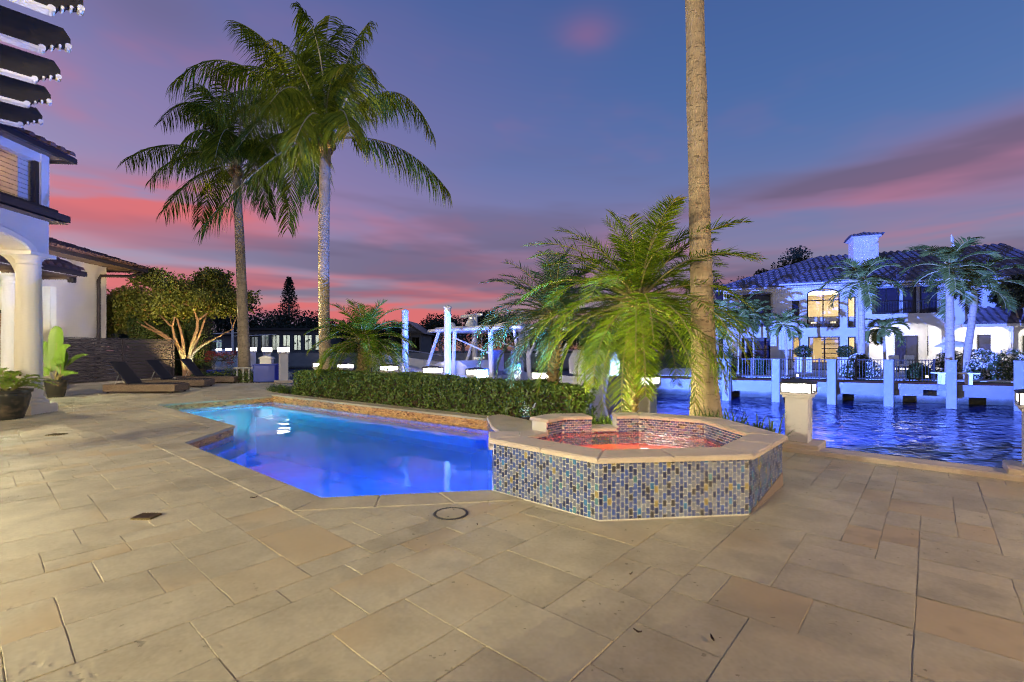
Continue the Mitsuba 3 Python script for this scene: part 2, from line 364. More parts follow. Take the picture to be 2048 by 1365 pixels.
mat('m_wood_soffit', prin(proc(lambda p, n, uv: mix((0.10, 0.065, 0.045), (0.17, 0.115, 0.08), fbm(p.x * 4, p.y * 25, 0.0, 3))), 0.6))
mat('m_roof_tile', prin(proc(lambda p, n, uv: mix((0.085, 0.045, 0.04), (0.21, 0.11, 0.085), dr.clip(0.6 * uv.x + 0.5 * fbm(p.x * 3, p.y * 3, p.z * 3, 3), 0, 1))), 0.8))
mat('m_far_tile', prin(proc(lambda p, n, uv: mix((0.07, 0.07, 0.10), (0.17, 0.16, 0.21), dr.clip(0.7 * uv.x + 0.4 * fbm(p.x * 2, p.y * 2, p.z * 2, 3), 0, 1))), 0.75))
mat('m_fence', prin(proc(lambda p, n, uv: mix((0.034, 0.029, 0.034), (0.048, 0.042, 0.048), fbm(p.x * 2, p.y * 2, p.z * 2, 2))), 0.5))
def weave(p, n, uv):
    a = dr.floor(uv.x / 0.014); b = dr.floor(uv.y / 0.011)
    k = a + b - 2 * dr.floor((a + b) / 2)
    return mix((0.10, 0.065, 0.045), (0.26, 0.19, 0.14), dr.clip(0.25 + 0.45 * k + 0.4 * (cell_rand(a, b, 2) - 0.5), 0, 1))
mat('m_wicker', prin(proc(weave), 0.6))
mat('m_sling', prin((0.018, 0.016, 0.017), 0.7))
mat('m_glaze_dark', prin(proc(lambda p, n, uv: mix((0.018, 0.020, 0.017), (0.10, 0.075, 0.05), smoothstep(0.45, 0.8, fbm(p.x * 5, p.y * 5, p.z * 8, 4)))), 0.18, clearcoat=0.6))
mat('m_glaze_blue', prin((0.015, 0.035, 0.38), 0.15, clearcoat=0.6))
mat('m_soil', prin(proc(lambda p, n, uv: mix((0.035, 0.022, 0.015), (0.09, 0.06, 0.04), fbm(p.x * 30, p.y * 30, p.z * 30, 3))), 0.95))
mat('m_far_ground', prin(proc(lambda p, n, uv: mix((0.03, 0.045, 0.02), (0.07, 0.08, 0.04), fbm(p.x * 0.4, p.y * 0.4, 0.0, 3))), 0.95))

def leafy(lo, hi, dead=(0.16, 0.11, 0.03), d=0.04):
    return proc(lambda p, n, uv: dr.select(uv.y > 1 - d, mi.Color3f(dead), mix(lo, hi, uv.x)))
def frondy(lo, hi, tip):
    return proc(lambda p, n, uv: mix(mix(lo, hi, uv.x), tip, smoothstep(0.8, 1.0, uv.y) * smoothstep(0.55, 0.9, uv.x) * 0.8))
mat('m_hedge_leaf', prin(leafy((0.026, 0.062, 0.012), (0.17, 0.25, 0.04)), 0.38, spec=0.5))
mat('m_clip_leaf', prin(leafy((0.014, 0.034, 0.008), (0.06, 0.10, 0.020)), 0.5))
mat('m_tree_leaf', prin(leafy((0.07, 0.10, 0.012), (0.27, 0.28, 0.04), (0.26, 0.15, 0.03), 0.08), 0.45))
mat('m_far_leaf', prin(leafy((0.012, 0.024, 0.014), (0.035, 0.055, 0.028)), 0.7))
mat('m_coco_leaf', thin(frondy((0.045, 0.085, 0.010), (0.25, 0.32, 0.035), (0.34, 0.25, 0.05))))
mat('m_date_leaf', thin(frondy((0.07, 0.14, 0.010), (0.28, 0.40, 0.03), (0.32, 0.25, 0.05))))
mat('m_bluelit_leaf', thin(frondy((0.06, 0.13, 0.06), (0.20, 0.32, 0.20), (0.30, 0.28, 0.12))))  # blue of the flood light put into the leaf colour
mat('m_royal_leaf', prin(frondy((0.05, 0.075, 0.012), (0.16, 0.19, 0.04), (0.22, 0.17, 0.05)), 0.45))
mat('m_rib', prin((0.34, 0.30, 0.12), 0.45))
mat('m_rib_pale', prin((0.46, 0.42, 0.30), 0.45))
mat('m_fern', prin(leafy((0.13, 0.22, 0.02), (0.28, 0.40, 0.05), d=0.01), 0.45))
mat('m_banana', prin(proc(lambda p, n, uv: mix((0.09, 0.19, 0.015), (0.20, 0.36, 0.04), 0.5 + 0.5 * dr.sin(uv.x * 160) * 0.4)), 0.35))
def bark_fn(lo, hi, ring=9.0, dark=0.5):
    def f(p, n, uv):
        r = fbm(p.x * 3 + 5, p.y * 3, p.z * ring, 3); f2 = fbm(p.x * 14, p.y * 14, p.z * 30, 3)
        nick = smoothstep(0.64, 0.74, fbm(p.x * 16, p.y * 16, p.z * 42, 2) + 0.12 * (fbm(p.x * 2, p.y * 2, p.z * 1.3, 2) - 0.5))
        return mix(lo, hi, dr.clip(0.15 + 0.9 * r + 0.5 * (f2 - 0.5), 0, 1)) * (1 - dark * nick)
    return proc(f)
bark_bump = proc(lambda p, n, uv: 0.6 * fbm(p.x * 4, p.y * 4, p.z * 26, 3) + 0.3 * fbm(p.x * 30, p.y * 30, p.z * 60, 2))
mat('m_palm_bark', prin(bark_fn((0.23, 0.165, 0.095), (0.47, 0.37, 0.24)), 0.85, bump=bark_bump, scale=0.03))
mat('m_bark_grey', prin(bark_fn((0.26, 0.20, 0.15), (0.46, 0.39, 0.32), 14), 0.85, bump=bark_bump, scale=0.02))
mat('m_boot', prin(bark_fn((0.16, 0.10, 0.04), (0.40, 0.29, 0.13), 20), 0.85))
mat('m_gumbo', prin(bark_fn((0.30, 0.16, 0.08), (0.46, 0.30, 0.18), 4, 0.3), 0.7, bump=bark_bump, scale=0.02))
mat('m_fibre', prin((0.36, 0.20, 0.09), 0.9))
mat('m_gelcoat', prin((0.74, 0.73, 0.72), 0.18, clearcoat=0.5))
mat('m_boat_seat', prin((0.25, 0.27, 0.55), 0.6))
mat('m_tinted', prin((0.02, 0.022, 0.05), 0.08, spec=0.6))
mat('m_alu', prin((0.75, 0.75, 0.76), 0.3, metal=1.0))
mat('m_glass', {'type': 'thindielectric', 'int_ior': 1.5})
mat('m_lamp_glass', prin((0.85, 0.84, 0.80), 0.3))
mat('m_room', prin((0.72, 0.66, 0.52), 0.8))
mat('m_room_dark', prin((0.16, 0.13, 0.11), 0.8))
mat('m_blue_box', prin((0.02, 0.05, 0.42), 0.4))
mat('m_red_flower', prin(leafy((0.30, 0.02, 0.015), (0.50, 0.10, 0.05), d=0.0), 0.6))
mat('m_white_flower', prin(leafy((0.5, 0.46, 0.44), (0.8, 0.78, 0.75), d=0.0), 0.6))
mat('m_iron', prin((0.03, 0.03, 0.034), 0.5))
mat('m_drain', prin((0.12, 0.085, 0.03), 0.4, metal=0.6))
mat('m_dock_deck', prin(proc(lambda p, n, uv: mix((0.12, 0.045, 0.03), (0.24, 0.10, 0.06), fbm(p.x * 4, p.y * 4, 0.0, 3))), 0.8))
mat('m_sail', prin((0.75, 0.74, 0.72), 0.7))

def ripple(p, n, uv):
    # wind ripples: crests run across the view, broken into short lengths
    w = fbm(p.x * 1.3 + 3 + 0.8 * fbm(p.x * 0.7, p.y * 0.7, 1.0, 2), p.y * 2.6, 0.0, 3)
    return w + 0.10 * noise(p.x * 7.0, p.y * 9.5, 2.0)
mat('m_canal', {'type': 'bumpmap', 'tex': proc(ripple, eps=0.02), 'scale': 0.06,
                'bsdf': {'type': 'principled', 'base_color': rgb((0.008, 0.024, 0.10)), 'roughness': 0.05, 'specular': 0.65}})  # base colour holds the blue of reflected and scattered light

# ------------------------------------------------------------------ the plan of our side (metres, camera at the origin looking along +y)
SW0, SWD = np.array([3.85, 6.33]), nrm([-0.742, 0.67])           # the seawall line and its direction
SWN = np.array([-SWD[1], SWD[0]]) * -1                             # towards the water
if SWN[0] < 0: SWN = -SWN
def sw(t, off=0.0): return SW0 + SWD * t + SWN * off
POOL = [(-8.46, 11.31), (-4.81, 8.22), (-4.66, 6.73), (-1.71, 4.23), (-0.17, 4.46), (-0.22, 5.3), (0.02, 6.35), (-0.30, 7.6), (-0.45, 8.72), (-6.70, 13.30)]
SPA = [(-0.17, 4.46), (0.67, 3.68), (1.90, 3.82), (2.62, 4.62), (2.50, 5.78), (1.66, 6.28), (0.50, 6.12), (-0.22, 5.3)]   # outer face of the spa wall
LAND = [tuple(sw(-14)), tuple(sw(16.3)), (-9.6, 20.0), (-12.7, 24.6), (-15.2, 28.0), (-17.2, 30.2), (-21.6, 35.5), (-26, 41), (-60, 45), (-60, -16), (14, -16)]
BED = [(-6.9, 14.0), (-0.42, 9.15), (0.12, 8.3), (0.30, 6.7), (0.55, 6.25), (1.66, 6.34), (2.60, 5.86), (3.05, 6.05), tuple(sw(0.45, -0.32)), tuple(sw(14.2, -0.32))]
BED2 = [(-9.9, 18.7), (-13.2, 19.0), (-14.4, 21.5), (-14.2, 24.5), (-12.9, 24.3)]
pool_p, spa_p, land_p, bed_p, bed2_p = (sg.Polygon(x).buffer(0) for x in (POOL, SPA, LAND, BED, BED2))
pool_ccw = np.array(POOL if sg.LinearRing(POOL).is_ccw else POOL[::-1])
COPE = 0.31
cope_ring = offset_ring(pool_ccw, COPE)
cope_p = sg.Polygon(cope_ring).buffer(0)
holes = shapely.union_all([pool_p.buffer(0.015, join_style='mitre'), spa_p.buffer(-0.02, join_style='mitre')])

g = MB().prism(land_p.difference(holes), -2.6, -0.05)
structure('terrain', g, 'm_seawall', 'concrete seawall and ground of the near property under its patio')
structure('garden_bed', MB().prism(bed_p.difference(holes), -0.045, -0.012), 'm_soil', 'dark mulch planting bed between the pool and the canal')
structure('planting_strip', MB().prism(bed2_p, -0.045, 0.004), 'm_soil', 'mulch strip under the palm beyond the loungers')
cap = sg.LineString([sw(-14, -0.16), sw(16.2, -0.16)]).buffer(0.17, cap_style='flat')
structure('seawall_cap', MB().prism(cap, -0.2, 0.055, 0.015), 'm_coping', 'pale stone cap along the canal edge')
structure('canal_bed', MB().prism(sg.box(-900, -200, 900, 1500), -3.2, -3.0), 'm_soil', 'bed under the canal')

# canal water: one sheet to the horizon, left open under our land
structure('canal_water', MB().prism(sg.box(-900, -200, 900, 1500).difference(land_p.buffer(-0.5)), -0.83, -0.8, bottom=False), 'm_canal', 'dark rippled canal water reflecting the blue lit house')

# patio: grout bed and travertine pavers in a random ashlar pattern
deck_p = land_p.difference(shapely.union_all([bed_p, bed2_p, cap, holes])).intersection(sg.box(-30, -4, 9, 36))
patio = structure('patio', MB().prism(deck_p.difference(holes), -0.049, -0.0042), 'm_grout', 'travertine paved pool patio')
rng = np.random.default_rng(5)
ANG = math.radians(-41.3)
ux, uy = np.array([math.cos(ANG), math.sin(ANG)]), np.array([-math.sin(ANG), math.cos(ANG)])
M8 = 0.2045
org = gp(697, 1202)[:2]
NX, NY = 190, 190
grid = np.zeros((NX, NY), bool); cells = []
I0, J0 = -80, -40
sizes = [(3, 2), (2, 2), (2, 3), (3, 2), (2, 1), (3, 3), (2, 2), (1, 2)]
def fits(i, j, a, b): return i + a <= NX and j + b <= NY and not grid[i:i + a, j:j + b].any()
for j in range(NY):
    for i in range(NX):
        if grid[i, j]: continue
        order = rng.permutation(len(sizes))
        for k in order:
            a, b = sizes[k]
            if fits(i, j, a, b):
                grid[i:i + a, j:j + b] = True; cells.append((i, j, a, b)); break
        else:
            grid[i, j] = True; cells.append((i, j, 1, 1))
pav_area = deck_p.difference(cope_p.buffer(0.004)).difference(spa_p.buffer(0.03))
shapely.prepare(pav_area)
pav = []
for (i, j, a, b) in cells:
    c = org + ux * (i + I0 + a / 2) * M8 + uy * (j + J0 + b / 2) * M8
    if not (-22 < c[0] < 9 and -1.5 < c[1] < 30): continue
    gap = 0.0021
    hw, hh = a * M8 / 2 - gap, b * M8 / 2 - gap
    ring = []
    for k, (p, q) in enumerate((((-hw, -hh), (hw, -hh)), ((hw, -hh), (hw, hh)), ((hw, hh), (-hw, hh)), ((-hw, hh), (-hw, -hh)))):
        for s in (0.0, 0.3, 0.62):
            x, y = p[0] + (q[0] - p[0]) * s, p[1] + (q[1] - p[1]) * s
            ring.append(c + ux * (x + rng.normal(0, 0.0016)) + uy * (y + rng.normal(0, 0.0016)))
    P = sg.Polygon(ring)
    if not pav_area.contains(P):
        P = P.intersection(pav_area)
        if P.geom_type == 'MultiPolygon': P = max(P.geoms, key=lambda q: q.area)
        if P.is_empty or P.geom_type != 'Polygon' or P.area < 0.004: continue
        P = P.simplify(0.002)
    dist = c[1] + 0.35 * abs(c[0])
    see = c[1] > 1.7 and abs(c[0]) < 1.09 * c[1] + 0.3
    pav.append((0 if see else 1, math.hypot(*c), P, rng.random(), rng.normal(0, 0.0011)))
pav.sort(key=lambda q: (q[0], q[1]))
far = MB()
for k, (see, dist, P, tone, dz) in enumerate(pav):
    m = MB().prism(P, -0.03, 0.0 + dz, 0.0016, tone=0.08 + 0.84 * tone, bottom=False)
    if k < 300 and see == 0: obj('paver', m, 'm_travertine', patio)
    else: far.join(m)
obj('far_pavers', far, 'm_travertine', patio, kind='stuff')

# small things on the patio
def drain(key_label, c, rz, w, h):
    t = thing('floor_drain', key_label, 'drain')
    fr = MB()
    for s in (-1, 1):
        fr.box((0, s * (h / 2 - 0.006), 0.004), (w, 0.012, 0.014)).box((s * (w / 2 - 0.006), 0, 0.0042), (0.012, h - 0.026, 0.014))
    obj('frame', fr.place((c[0], c[1], 0), rz), 'm_drain', t)
    obj('pit', MB().box((0, 0, 0.0035), (w - 0.02, h - 0.02, 0.002)).place((c[0], c[1], 0), rz), 'm_iron', t)
    n = 8
    for k in range(n):
        obj('bar', MB().box((-w / 2 + 0.02 + (w - 0.04) * k / (n - 1), 0, 0.0075), (0.009, h - 0.03, 0.006)).place((c[0], c[1], 0), rz), 'm_drain', t)
drain('small brass slotted drain grate in the patio in front of the pool corner', gp(293, 1034), math.radians(-2), 0.155, 0.12)
drain('tiny dark drain grate in the patio near the fern pot', gp(113, 870), math.radians(5), 0.2, 0.16)
c = gp(902, 1028)
t = thing('skimmer_lid', 'round stone skimmer lid let into the patio in front of the pool', 'lid')
obj('rim', MB().lathe([(0.118, 0.0), (0.128, 0.0075), (0.137, 0.0075), (0.142, 0.0)], 40, (c[0], c[1], 0)), 'm_iron', t)
obj('disc', MB().lathe([(0.1175, 0.0), (0.1165, 0.007), (0.002, 0.0075)], 40, (c[0], c[1], 0), tone=0.5), 'm_travertine', t)
for s in (-1, 1):
    obj('screw', MB().lathe([(0.008, 0.004), (0.007, 0.0095), (0.001, 0.0095)], 10, (c[0] + s * 0.012, c[1] + s * 0.085, 0)), 'm_iron', t)
# stray leaves on the stone
for k, (px, py, lab) in enumerate([(1275, 1268, 'curled brown leaf on the patio below the spa front'), (1425, 1283, 'larger dry leaf on the patio by the shade edge at the bottom'), (508, 998, 'flat dry leaf beside the pool edge'), (955, 1052, 'tiny dead leaf between the skimmer lid and the spa'), (1262, 1152, 'dry leaf scrap in the middle of the front patio')]):
    c = gp(px, py); a = rng.uniform(0, 6)
    L = [0.022, 0.026, 0.03, 0.014, 0.016][k]
    s = np.linspace(-1, 1, 7); w = (1 - s ** 2) * L * 0.28
    zz = 0.006 + 0.010 * np.abs(s) ** 1.5
    v = np.vstack([np.c_[s * L, -w, zz + 0.006], np.c_[s * L, w * 0, zz], np.c_[s * L, w, zz + 0.008]]) @ rotz(a).T + [c[0], c[1], 0]
    i = np.arange(6); f = np.vstack([np.stack([i, i + 1, i + 8, i + 7], 1), np.stack([i + 7, i + 8, i + 15, i + 14], 1)])
    obj('dry_leaf', MB().add(v, f), 'm_soil', label=lab, cat='leaf')

# ------------------------------------------------------------------ swimming pool
pool = thing('swimming_pool', 'angular blue lit swimming pool with stone coping set into the patio', 'swimming pool')
WZ = -0.155
rng = np.random.default_rng(8)
n = len(pool_ccw)
shell, band, lip = MB(), MB(), MB()
L = 0.0
for i in range(n):
    a, b = pool_ccw[i], pool_ccw[(i + 1) % n]
    l = np.linalg.norm(b - a); u = nrm(b - a); nin = np.array([-u[1], u[0]])
    a_, b_ = np.r_[a, 0], np.r_[b, 0]
    q = np.array([a_ + [0, 0, -1.62], b_ + [0, 0, -1.62], b_ + [0, 0, WZ - 0.10], a_ + [0, 0, WZ - 0.10]])
    shell.add(q, [[0, 1, 2, 3]])
    bt = 0.02 if (a[1] + b[1]) / 2 > 10.5 and abs((b - a)[0]) > 4 else -0.032
    q = np.array([a_ + [0, 0, WZ - 0.10], b_ + [0, 0, WZ - 0.10], b_ + [0, 0, bt], a_ + [0, 0, bt]])
    band.add(q, [[0, 1, 2, 3]], uv=np.array([[L, 0], [L + l, 0], [L + l, 0.28], [L, 0.28]]))
    L += l
tv, tf = trimesh.creation.triangulate_polygon(sg.Polygon(pool_ccw), engine='earcut')
shell.add(np.c_[tv, -1.15 - 0.5 * np.clip((tv[:, 1] - 6) / 7, 0, 1) * 0.9], tf)
obj('shell', shell, 'm_plaster_pool', pool)
obj('waterline_tiles', band, 'm_rust_tile', pool, label='rust orange waterline tile band')
for i in range(n):
    a, b = pool_ccw[i], pool_ccw[(i + 1) % n]; A, B = cope_ring[i], cope_ring[(i + 1) % n]
    if min(a[0], b[0]) > -0.6 and min(a[1], b[1]) > 4.0: continue             # the spa wall and the shelf stand here
    l = np.linalg.norm(b - a); k = max(1, round(l / 0.61))
    u = nrm(b - a)
    for j in range(k):
        s0, s1 = j / k, (j + 1) / k; g_ = 0.0025 / l
        e = 0.028                                                            # the nosing overhangs the water
        nin = np.array([-u[1], u[0]]) * e
        P = sg.Polygon([a + (b - a) * (s0 + g_) + nin, a + (b - a) * (s1 - g_) + nin, A + (B - A) * (s1 - g_), A + (B - A) * (s0 + g_)]).buffer(0)
        P = P.difference(spa_p.buffer(0.01))
        if P.geom_type != 'Polygon' or P.area < 0.01: continue
        far_side = (a[1] + b[1]) / 2 > 10.5 and abs((b - a)[0]) > 4
        up_ = 0.055 if far_side else 0.002
        obj('coping_stone', MB().prism(P, -0.04 + (0.055 if far_side else 0), up_ + rng.normal(0, 0.0008), 0.008, tone=0.1 + 0.75 * rng.random()), 'm_travertine', pool)
# entry steps in the notch, and the bench under the far wall
p3, p4, p1 = (np.array(x) for x in ((-4.66, 6.73), (-4.81, 8.22), (-1.71, 4.23)))
u = nrm(p1 - p3); w = nrm(p4 - p3)
for k, (dp, z) in enumerate(((0.55, -0.38), (0.95, -0.62))):
    P = sg.Polygon([p3, p3 + u * dp, p4 + u * dp + w * 0.0, p4]).buffer(0).intersection(pool_p)
    obj('step', MB().prism(P, -1.5, z, 0.02), 'm_plaster_pool', pool)
pf, pe = np.array((-6.70, 13.30)), np.array((-0.45, 8.72))
fw = nrm(pe - pf); fn_ = np.array([fw[1], -fw[0]])
if fn_[1] > 0: fn_ = -fn_
obj('bench', MB().prism(sg.Polygon([pf, pe, pe + fn_ * 0.45, pf + fn_ * 0.45]).intersection(pool_p), -1.5, -0.52, 0.02), 'm_plaster_pool', pool)
# the water: a calm sheet with a slow swell
def sheet(poly, z, step, amp, seed, k=1.6):
    x0, y0, x1, y1 = poly.bounds
    xs, ys = np.arange(x0 - step, x1 + step * 2, step), np.arange(y0 - step, y1 + step * 2, step)
    X, Y = np.meshgrid(xs, ys, indexing='ij')
    def h(x, y):
        p = np.stack([x * k, y * k, x * 0 + 1.7], -1)
        return amp * (meshkit.fbm(p, 2, seed) - 0.5 + 0.30 * (meshkit.noise(p * 4.3, seed + 9) - 0.5))
    Z = h(X, Y); e = 0.02
    N = nrm(np.stack([-(h(X + e, Y) - h(X - e, Y)) / (2 * e), -(h(X, Y + e) - h(X, Y - e)) / (2 * e), np.ones_like(X)], -1)).reshape(-1, 3)
    v = np.stack([X, Y, Z + z], -1).reshape(-1, 3); m = len(ys)
    i, j = np.meshgrid(np.arange(len(xs) - 1), np.arange(m - 1), indexing='ij')
    q = np.stack([i * m + j, (i + 1) * m + j, (i + 1) * m + j + 1, i * m + j + 1], -1).reshape(-1, 4)
    c = v[q].mean(1)
    keep = shapely.contains_xy(poly.buffer(step * 0.75), c[:, 0], c[:, 1])
    return v, q[keep]
obj('water', sheet(pool_p, WZ, 0.055, 0.010, 3), 'm_water', pool, smooth=True)
# underwater lamps: round niches in the walls
Z_ = np.array([0, 0, 1.0])
def niche(parent, c, nrm_, r, rad, name='pool_lamp', tilt=0.0):
    nx = nrm(np.r_[nrm_, 0.0]); ex = np.cross([0, 0, 1.0], nx)
    ring = MB().lathe([(r * 1.25, 0.0), (r * 1.25, 0.02), (r * 1.02, 0.03), (r * 1.02, 0.0)], 20).frame(c, ex, [0, 0, 1.0], nx)
    k = obj(name, ring, 'm_alu', parent)
    rad = np.asarray(rad, float)
    obj('lens', MB().lathe([(r, 0.012), (r * 0.6, 0.02), (0.002, 0.022)], 20).frame(c, ex, [0, 0, 1.0], nx), 'm_lamp_glass', k, emitter={**lamp_area(rad / rad.max() * 2.0), 'sampling_weight': 0.0})
    scene[k + '_light'] = {'type': 'spot', 'to_world': T().look_at(origin=[float(x) for x in c + nx * 0.05], target=[float(x) for x in c + nx * 1.05 - Z_ * tilt], up=[0, 0, 1]), 'intensity': rgb(rad * math.pi * r * r), 'cutoff_angle': 89.0 if tilt < 0.3 else 62.0, 'beam_width': 60.0 if tilt < 0.3 else 45.0, 'sampling_weight': 1.4 if tilt < 0.3 else 0.7}
def on_wall(a, b, s, z):
    a, b = np.array(a), np.array(b); u = nrm(b - a); nin = np.array([-u[1], u[0]])
    if not pool_p.contains(sg.Point(*((a + b) / 2 + nin * 0.05))): nin = -nin
    p = a + (b - a) * s + nin * 0.004
    return np.r_[p, z], nin
for a, b, s, z, rad in (((-4.66, 6.73), (-1.71, 4.23), 0.72, -0.62, (0.0, 36.0, 820.0)), ((-1.71, 4.23), (-0.17, 4.46), 0.45, -0.62, (0.0, 46.0, 740.0)),
                        ((-8.46, 11.31), (-4.81, 8.22), 0.45, -0.6, (0.0, 250.0, 340.0)), ((-8.46, 11.31), (-6.70, 13.30), 0.5, -0.6, (0.0, 225.0, 310.0))):
    c, nin = on_wall(a, b, s, z); niche(pool, c, nin, 0.11, rad)
# the fallen palm leaflet lying in the near corner of the pool
c = gp(632, 977)
obj('palm_leaflet', MB().tube([(-2.02, 4.66, WZ + 0.012), (-1.93, 4.58, WZ + 0.014), (-1.80, 4.42, WZ + 0.012)], [0.004, 0.012, 0.004], 5), 'm_dark_frame', label='dark palm leaflet floating in the near corner of the pool', cat='leaf')

# ------------------------------------------------------------------ raised spa
spa = thing('spa', 'raised eight sided spa clad in blue glass mosaic with stone coping', 'hot tub')
sp = np.array(SPA); m = len(sp)
HW = 0.45
inner = offset_ring(sp, -0.235)
def wall_piece(i, s0, s1, z1, thick=0.235, z0=-0.4):
    a, b = sp[i], sp[(i + 1) % m]; A, B = inner[i], inner[(i + 1) % m]
    return MB().prism(sg.Polygon([a + (b - a) * s0, a + (b - a) * s1, A + (B - A) * s1, A + (B - A) * s0]).buffer(0), z0, z1)
# side heights: (side, from, to, top)
LOW = 0.30
SIDES = [(0, 0, 1, HW), (1, 0, 1, HW), (2, 0, 1, HW), (3, 0, 1, HW), (4, 0, 1, HW), (5, 0, 0.30, HW), (5, 0.30, 0.62, LOW), (5, 0.62, 1, HW), (6, 0, 0.35, HW), (6, 0.35, 1.0, LOW), (7, 0, 0.55, LOW), (7, 0.55, 1.0, HW)]
core = MB()
for i, s0, s1, z in SIDES: core.join(wall_piece(i, s0, s1, z))
obj('wall', core, 'm_tile_grout', spa)
tiles, inner_tiles = [], MB()
rng = np.random.default_rng(21)
TW, TH = 0.0345, 0.0575
def tile_face(a, b, zlo, zhi, out, wall_n, vertical=True, lift=0.004, zcut=None):
    """mosaic tiles over one wall face, half-lapped; returns their boxes"""
    a, b = np.asarray(a, float), np.asarray(b, float); l = np.linalg.norm(b - a); u = nrm(b - a)
    tw, th = (TW, TH) if vertical else (TH, 0.030)
    nu = max(1, round(l / tw)); tw = l / nu; nz = max(1, round((zhi - zlo) / th)); th2 = (zhi - zlo) / nz
    g_ = 0.0028; out_ = []
    for i in range(nu):
        for j in range(-1, nz):
            if vertical: u0, u1 = i * tw, (i + 1) * tw; z0 = zlo + (j + (0.5 if i % 2 else 0.0)) * th2; z1 = z0 + th2
            else: u0 = (i + (0.5 if j % 2 else 0.0)) * tw; u1 = u0 + tw; z0, z1 = zlo + j * th2, zlo + (j + 1) * th2
            z0, z1, u1 = max(z0, zlo), min(z1, zhi), min(u1, l)
            if zcut is not None: z0 = max(z0, zlo + zcut * (u0 + u1) / 2 / l)
            if z1 - z0 < 0.012 or u1 - u0 < 0.01: continue
            v = []
            for d, e in ((-0.001, 0.0), (lift, 0.0012)):
                for (x, z) in ((u0 + g_ + e, z0 + g_ + e), (u1 - g_ - e, z0 + g_ + e), (u1 - g_ - e, z1 - g_ - e), (u0 + g_ + e, z1 - g_ - e)):
                    v.append(np.r_[a + u * x + wall_n * (d + rng.normal(0, 0.0003)), z])
            f = np.array([[4, 5, 6, 7], [0, 1, 5, 4], [1, 2, 6, 5], [2, 3, 7, 6], [3, 0, 4, 7]])
            out_.append((np.array(v), f, rng.random()))
    return out_
def outn(i):
    u = nrm(sp[(i + 1) % m] - sp[i]); return np.array([u[1], -u[0]])
face = {i: tile_face(sp[i], sp[(i + 1) % m], 0.004, HW, 1, outn(i), zcut=0.13 if i == 2 else None) for i in (0, 1, 2)}
shown = face[1][:300]
rest = face[1][300:] + face[0] + face[2]
left_more = max(0, 300 - len(shown))
shown = shown + face[0][-left_more:] if left_more else shown
rest = face[0][:-left_more] + face[2] if left_more else rest
for v, f, t_ in shown: obj('mosaic_tile', MB().add(v, f, tone=t_), 'm_mosaic', spa)
mb = MB()
for v, f, t_ in rest: mb.add(v, f, tone=t_)
for i in (3, 4, 7):                                            # backs
    for v, f, t_ in tile_face(sp[i], sp[(i + 1) % m], 0.004, HW if i != 7 else LOW, 1, outn(i)): mb.add(v, f, tone=t_)
for i, s0, s1, z in SIDES:                                     # faces towards the water
    A, B = inner[i], inner[(i + 1) % m]; a, b = A + (B - A) * s1, A + (B - A) * s0
    for v, f, t_ in tile_face(a, b, 0.13, z, 1, -outn(i), vertical=False): mb.add(v, f, tone=t_)
obj('mosaic_field', mb, 'm_mosaic', spa, kind='stuff')
a, b = sp[2], sp[3]
l_ = np.linalg.norm(b - a)
obj('plinth', MB().prism(sg.Polygon([(0.0, 0.0), (l_, 0.0), (l_, 0.132), (0.0, 0.004)]), 0.001, 0.009).frame(np.r_[a, 0.0], np.r_[nrm(b - a), 0.0], Z_, np.r_[outn(2), 0.0]), 'm_plinth', spa, label='brown concrete plinth showing below the mosaic on the right side')
# coping stones
OUT, INN = offset_ring(sp, 0.045), offset_ring(sp, -0.268)
k = 0
for i, s0, s1, z in SIDES:
    a, b, A, B = OUT[i], OUT[(i + 1) % m], INN[i], INN[(i + 1) % m]
    l = np.linalg.norm(b - a) * (s1 - s0); cuts = {0: [0, 0.52, 1], 1: [0, 0.48, 1]}.get(i, [0, 0.5, 1] if l > 1.0 else [0, 1])
    for c0, c1 in zip(cuts[:-1], cuts[1:]):
        t0, t1 = s0 + (s1 - s0) * c0, s0 + (s1 - s0) * c1; e = 0.002 / np.linalg.norm(b - a)
        P = sg.Polygon([a + (b - a) * (t0 + e), a + (b - a) * (t1 - e), A + (B - A) * (t1 - e), A + (B - A) * (t0 + e)]).buffer(0)
        q = MB()
        q.prism(P.buffer(-0.012, join_style='mitre'), z - 0.001, z + 0.012).prism(P, z + 0.0005, z + 0.042, 0.012, tone=rng.random()) if False else q.prism(P, z + 0.0005, z + 0.042, 0.012, tone=0.2 + 0.6 * rng.random())
        obj('coping', q, 'm_coping', spa)
# basin, bench and water
bp = sg.Polygon(inner).buffer(0.03)
bas = MB()
tv, tf = trimesh.creation.triangulate_polygon(bp, engine='earcut')
bas.add(np.c_[tv, np.full(len(tv), -0.45)], tf)
ic = np.array(sg.Polygon(inner).exterior.coords)[:-1]
for i in range(len(ic)):
    a, b = ic[i], ic[(i + 1) % len(ic)]
    bas.add([[*a, -0.45], [*b, -0.45], [*b, 0.13], [*a, 0.13]], [[0, 1, 2, 3]])
obj('basin', bas, 'm_plaster_spa', spa)
sbench = sg.Polygon(inner).difference(sg.Polygon(offset_ring(sp, -0.62)))
obj('seat', MB().prism(sbench, -0.4, -0.05, 0.015), 'm_plaster_spa', spa)
obj('water', sheet(sg.Polygon(offset_ring(sp, -0.20)), 0.285, 0.03, 0.003, 12, 2.2), 'm_water', spa, smooth=True)
for i, s, z in ((1, 0.5, -0.18), (6, 0.6, -0.16), (3, 0.5, -0.18)):
    A, B = offset_ring(sp, -0.625)[i], offset_ring(sp, -0.625)[(i + 1) % m]
    p = A + (B - A) * s
    niche(spa, np.r_[p, z], -outn(i), 0.085, (760.0, 9.0, 3.0) if i != 3 else (260.0, 14.0, 4.0), 'spa_lamp', 0.4)
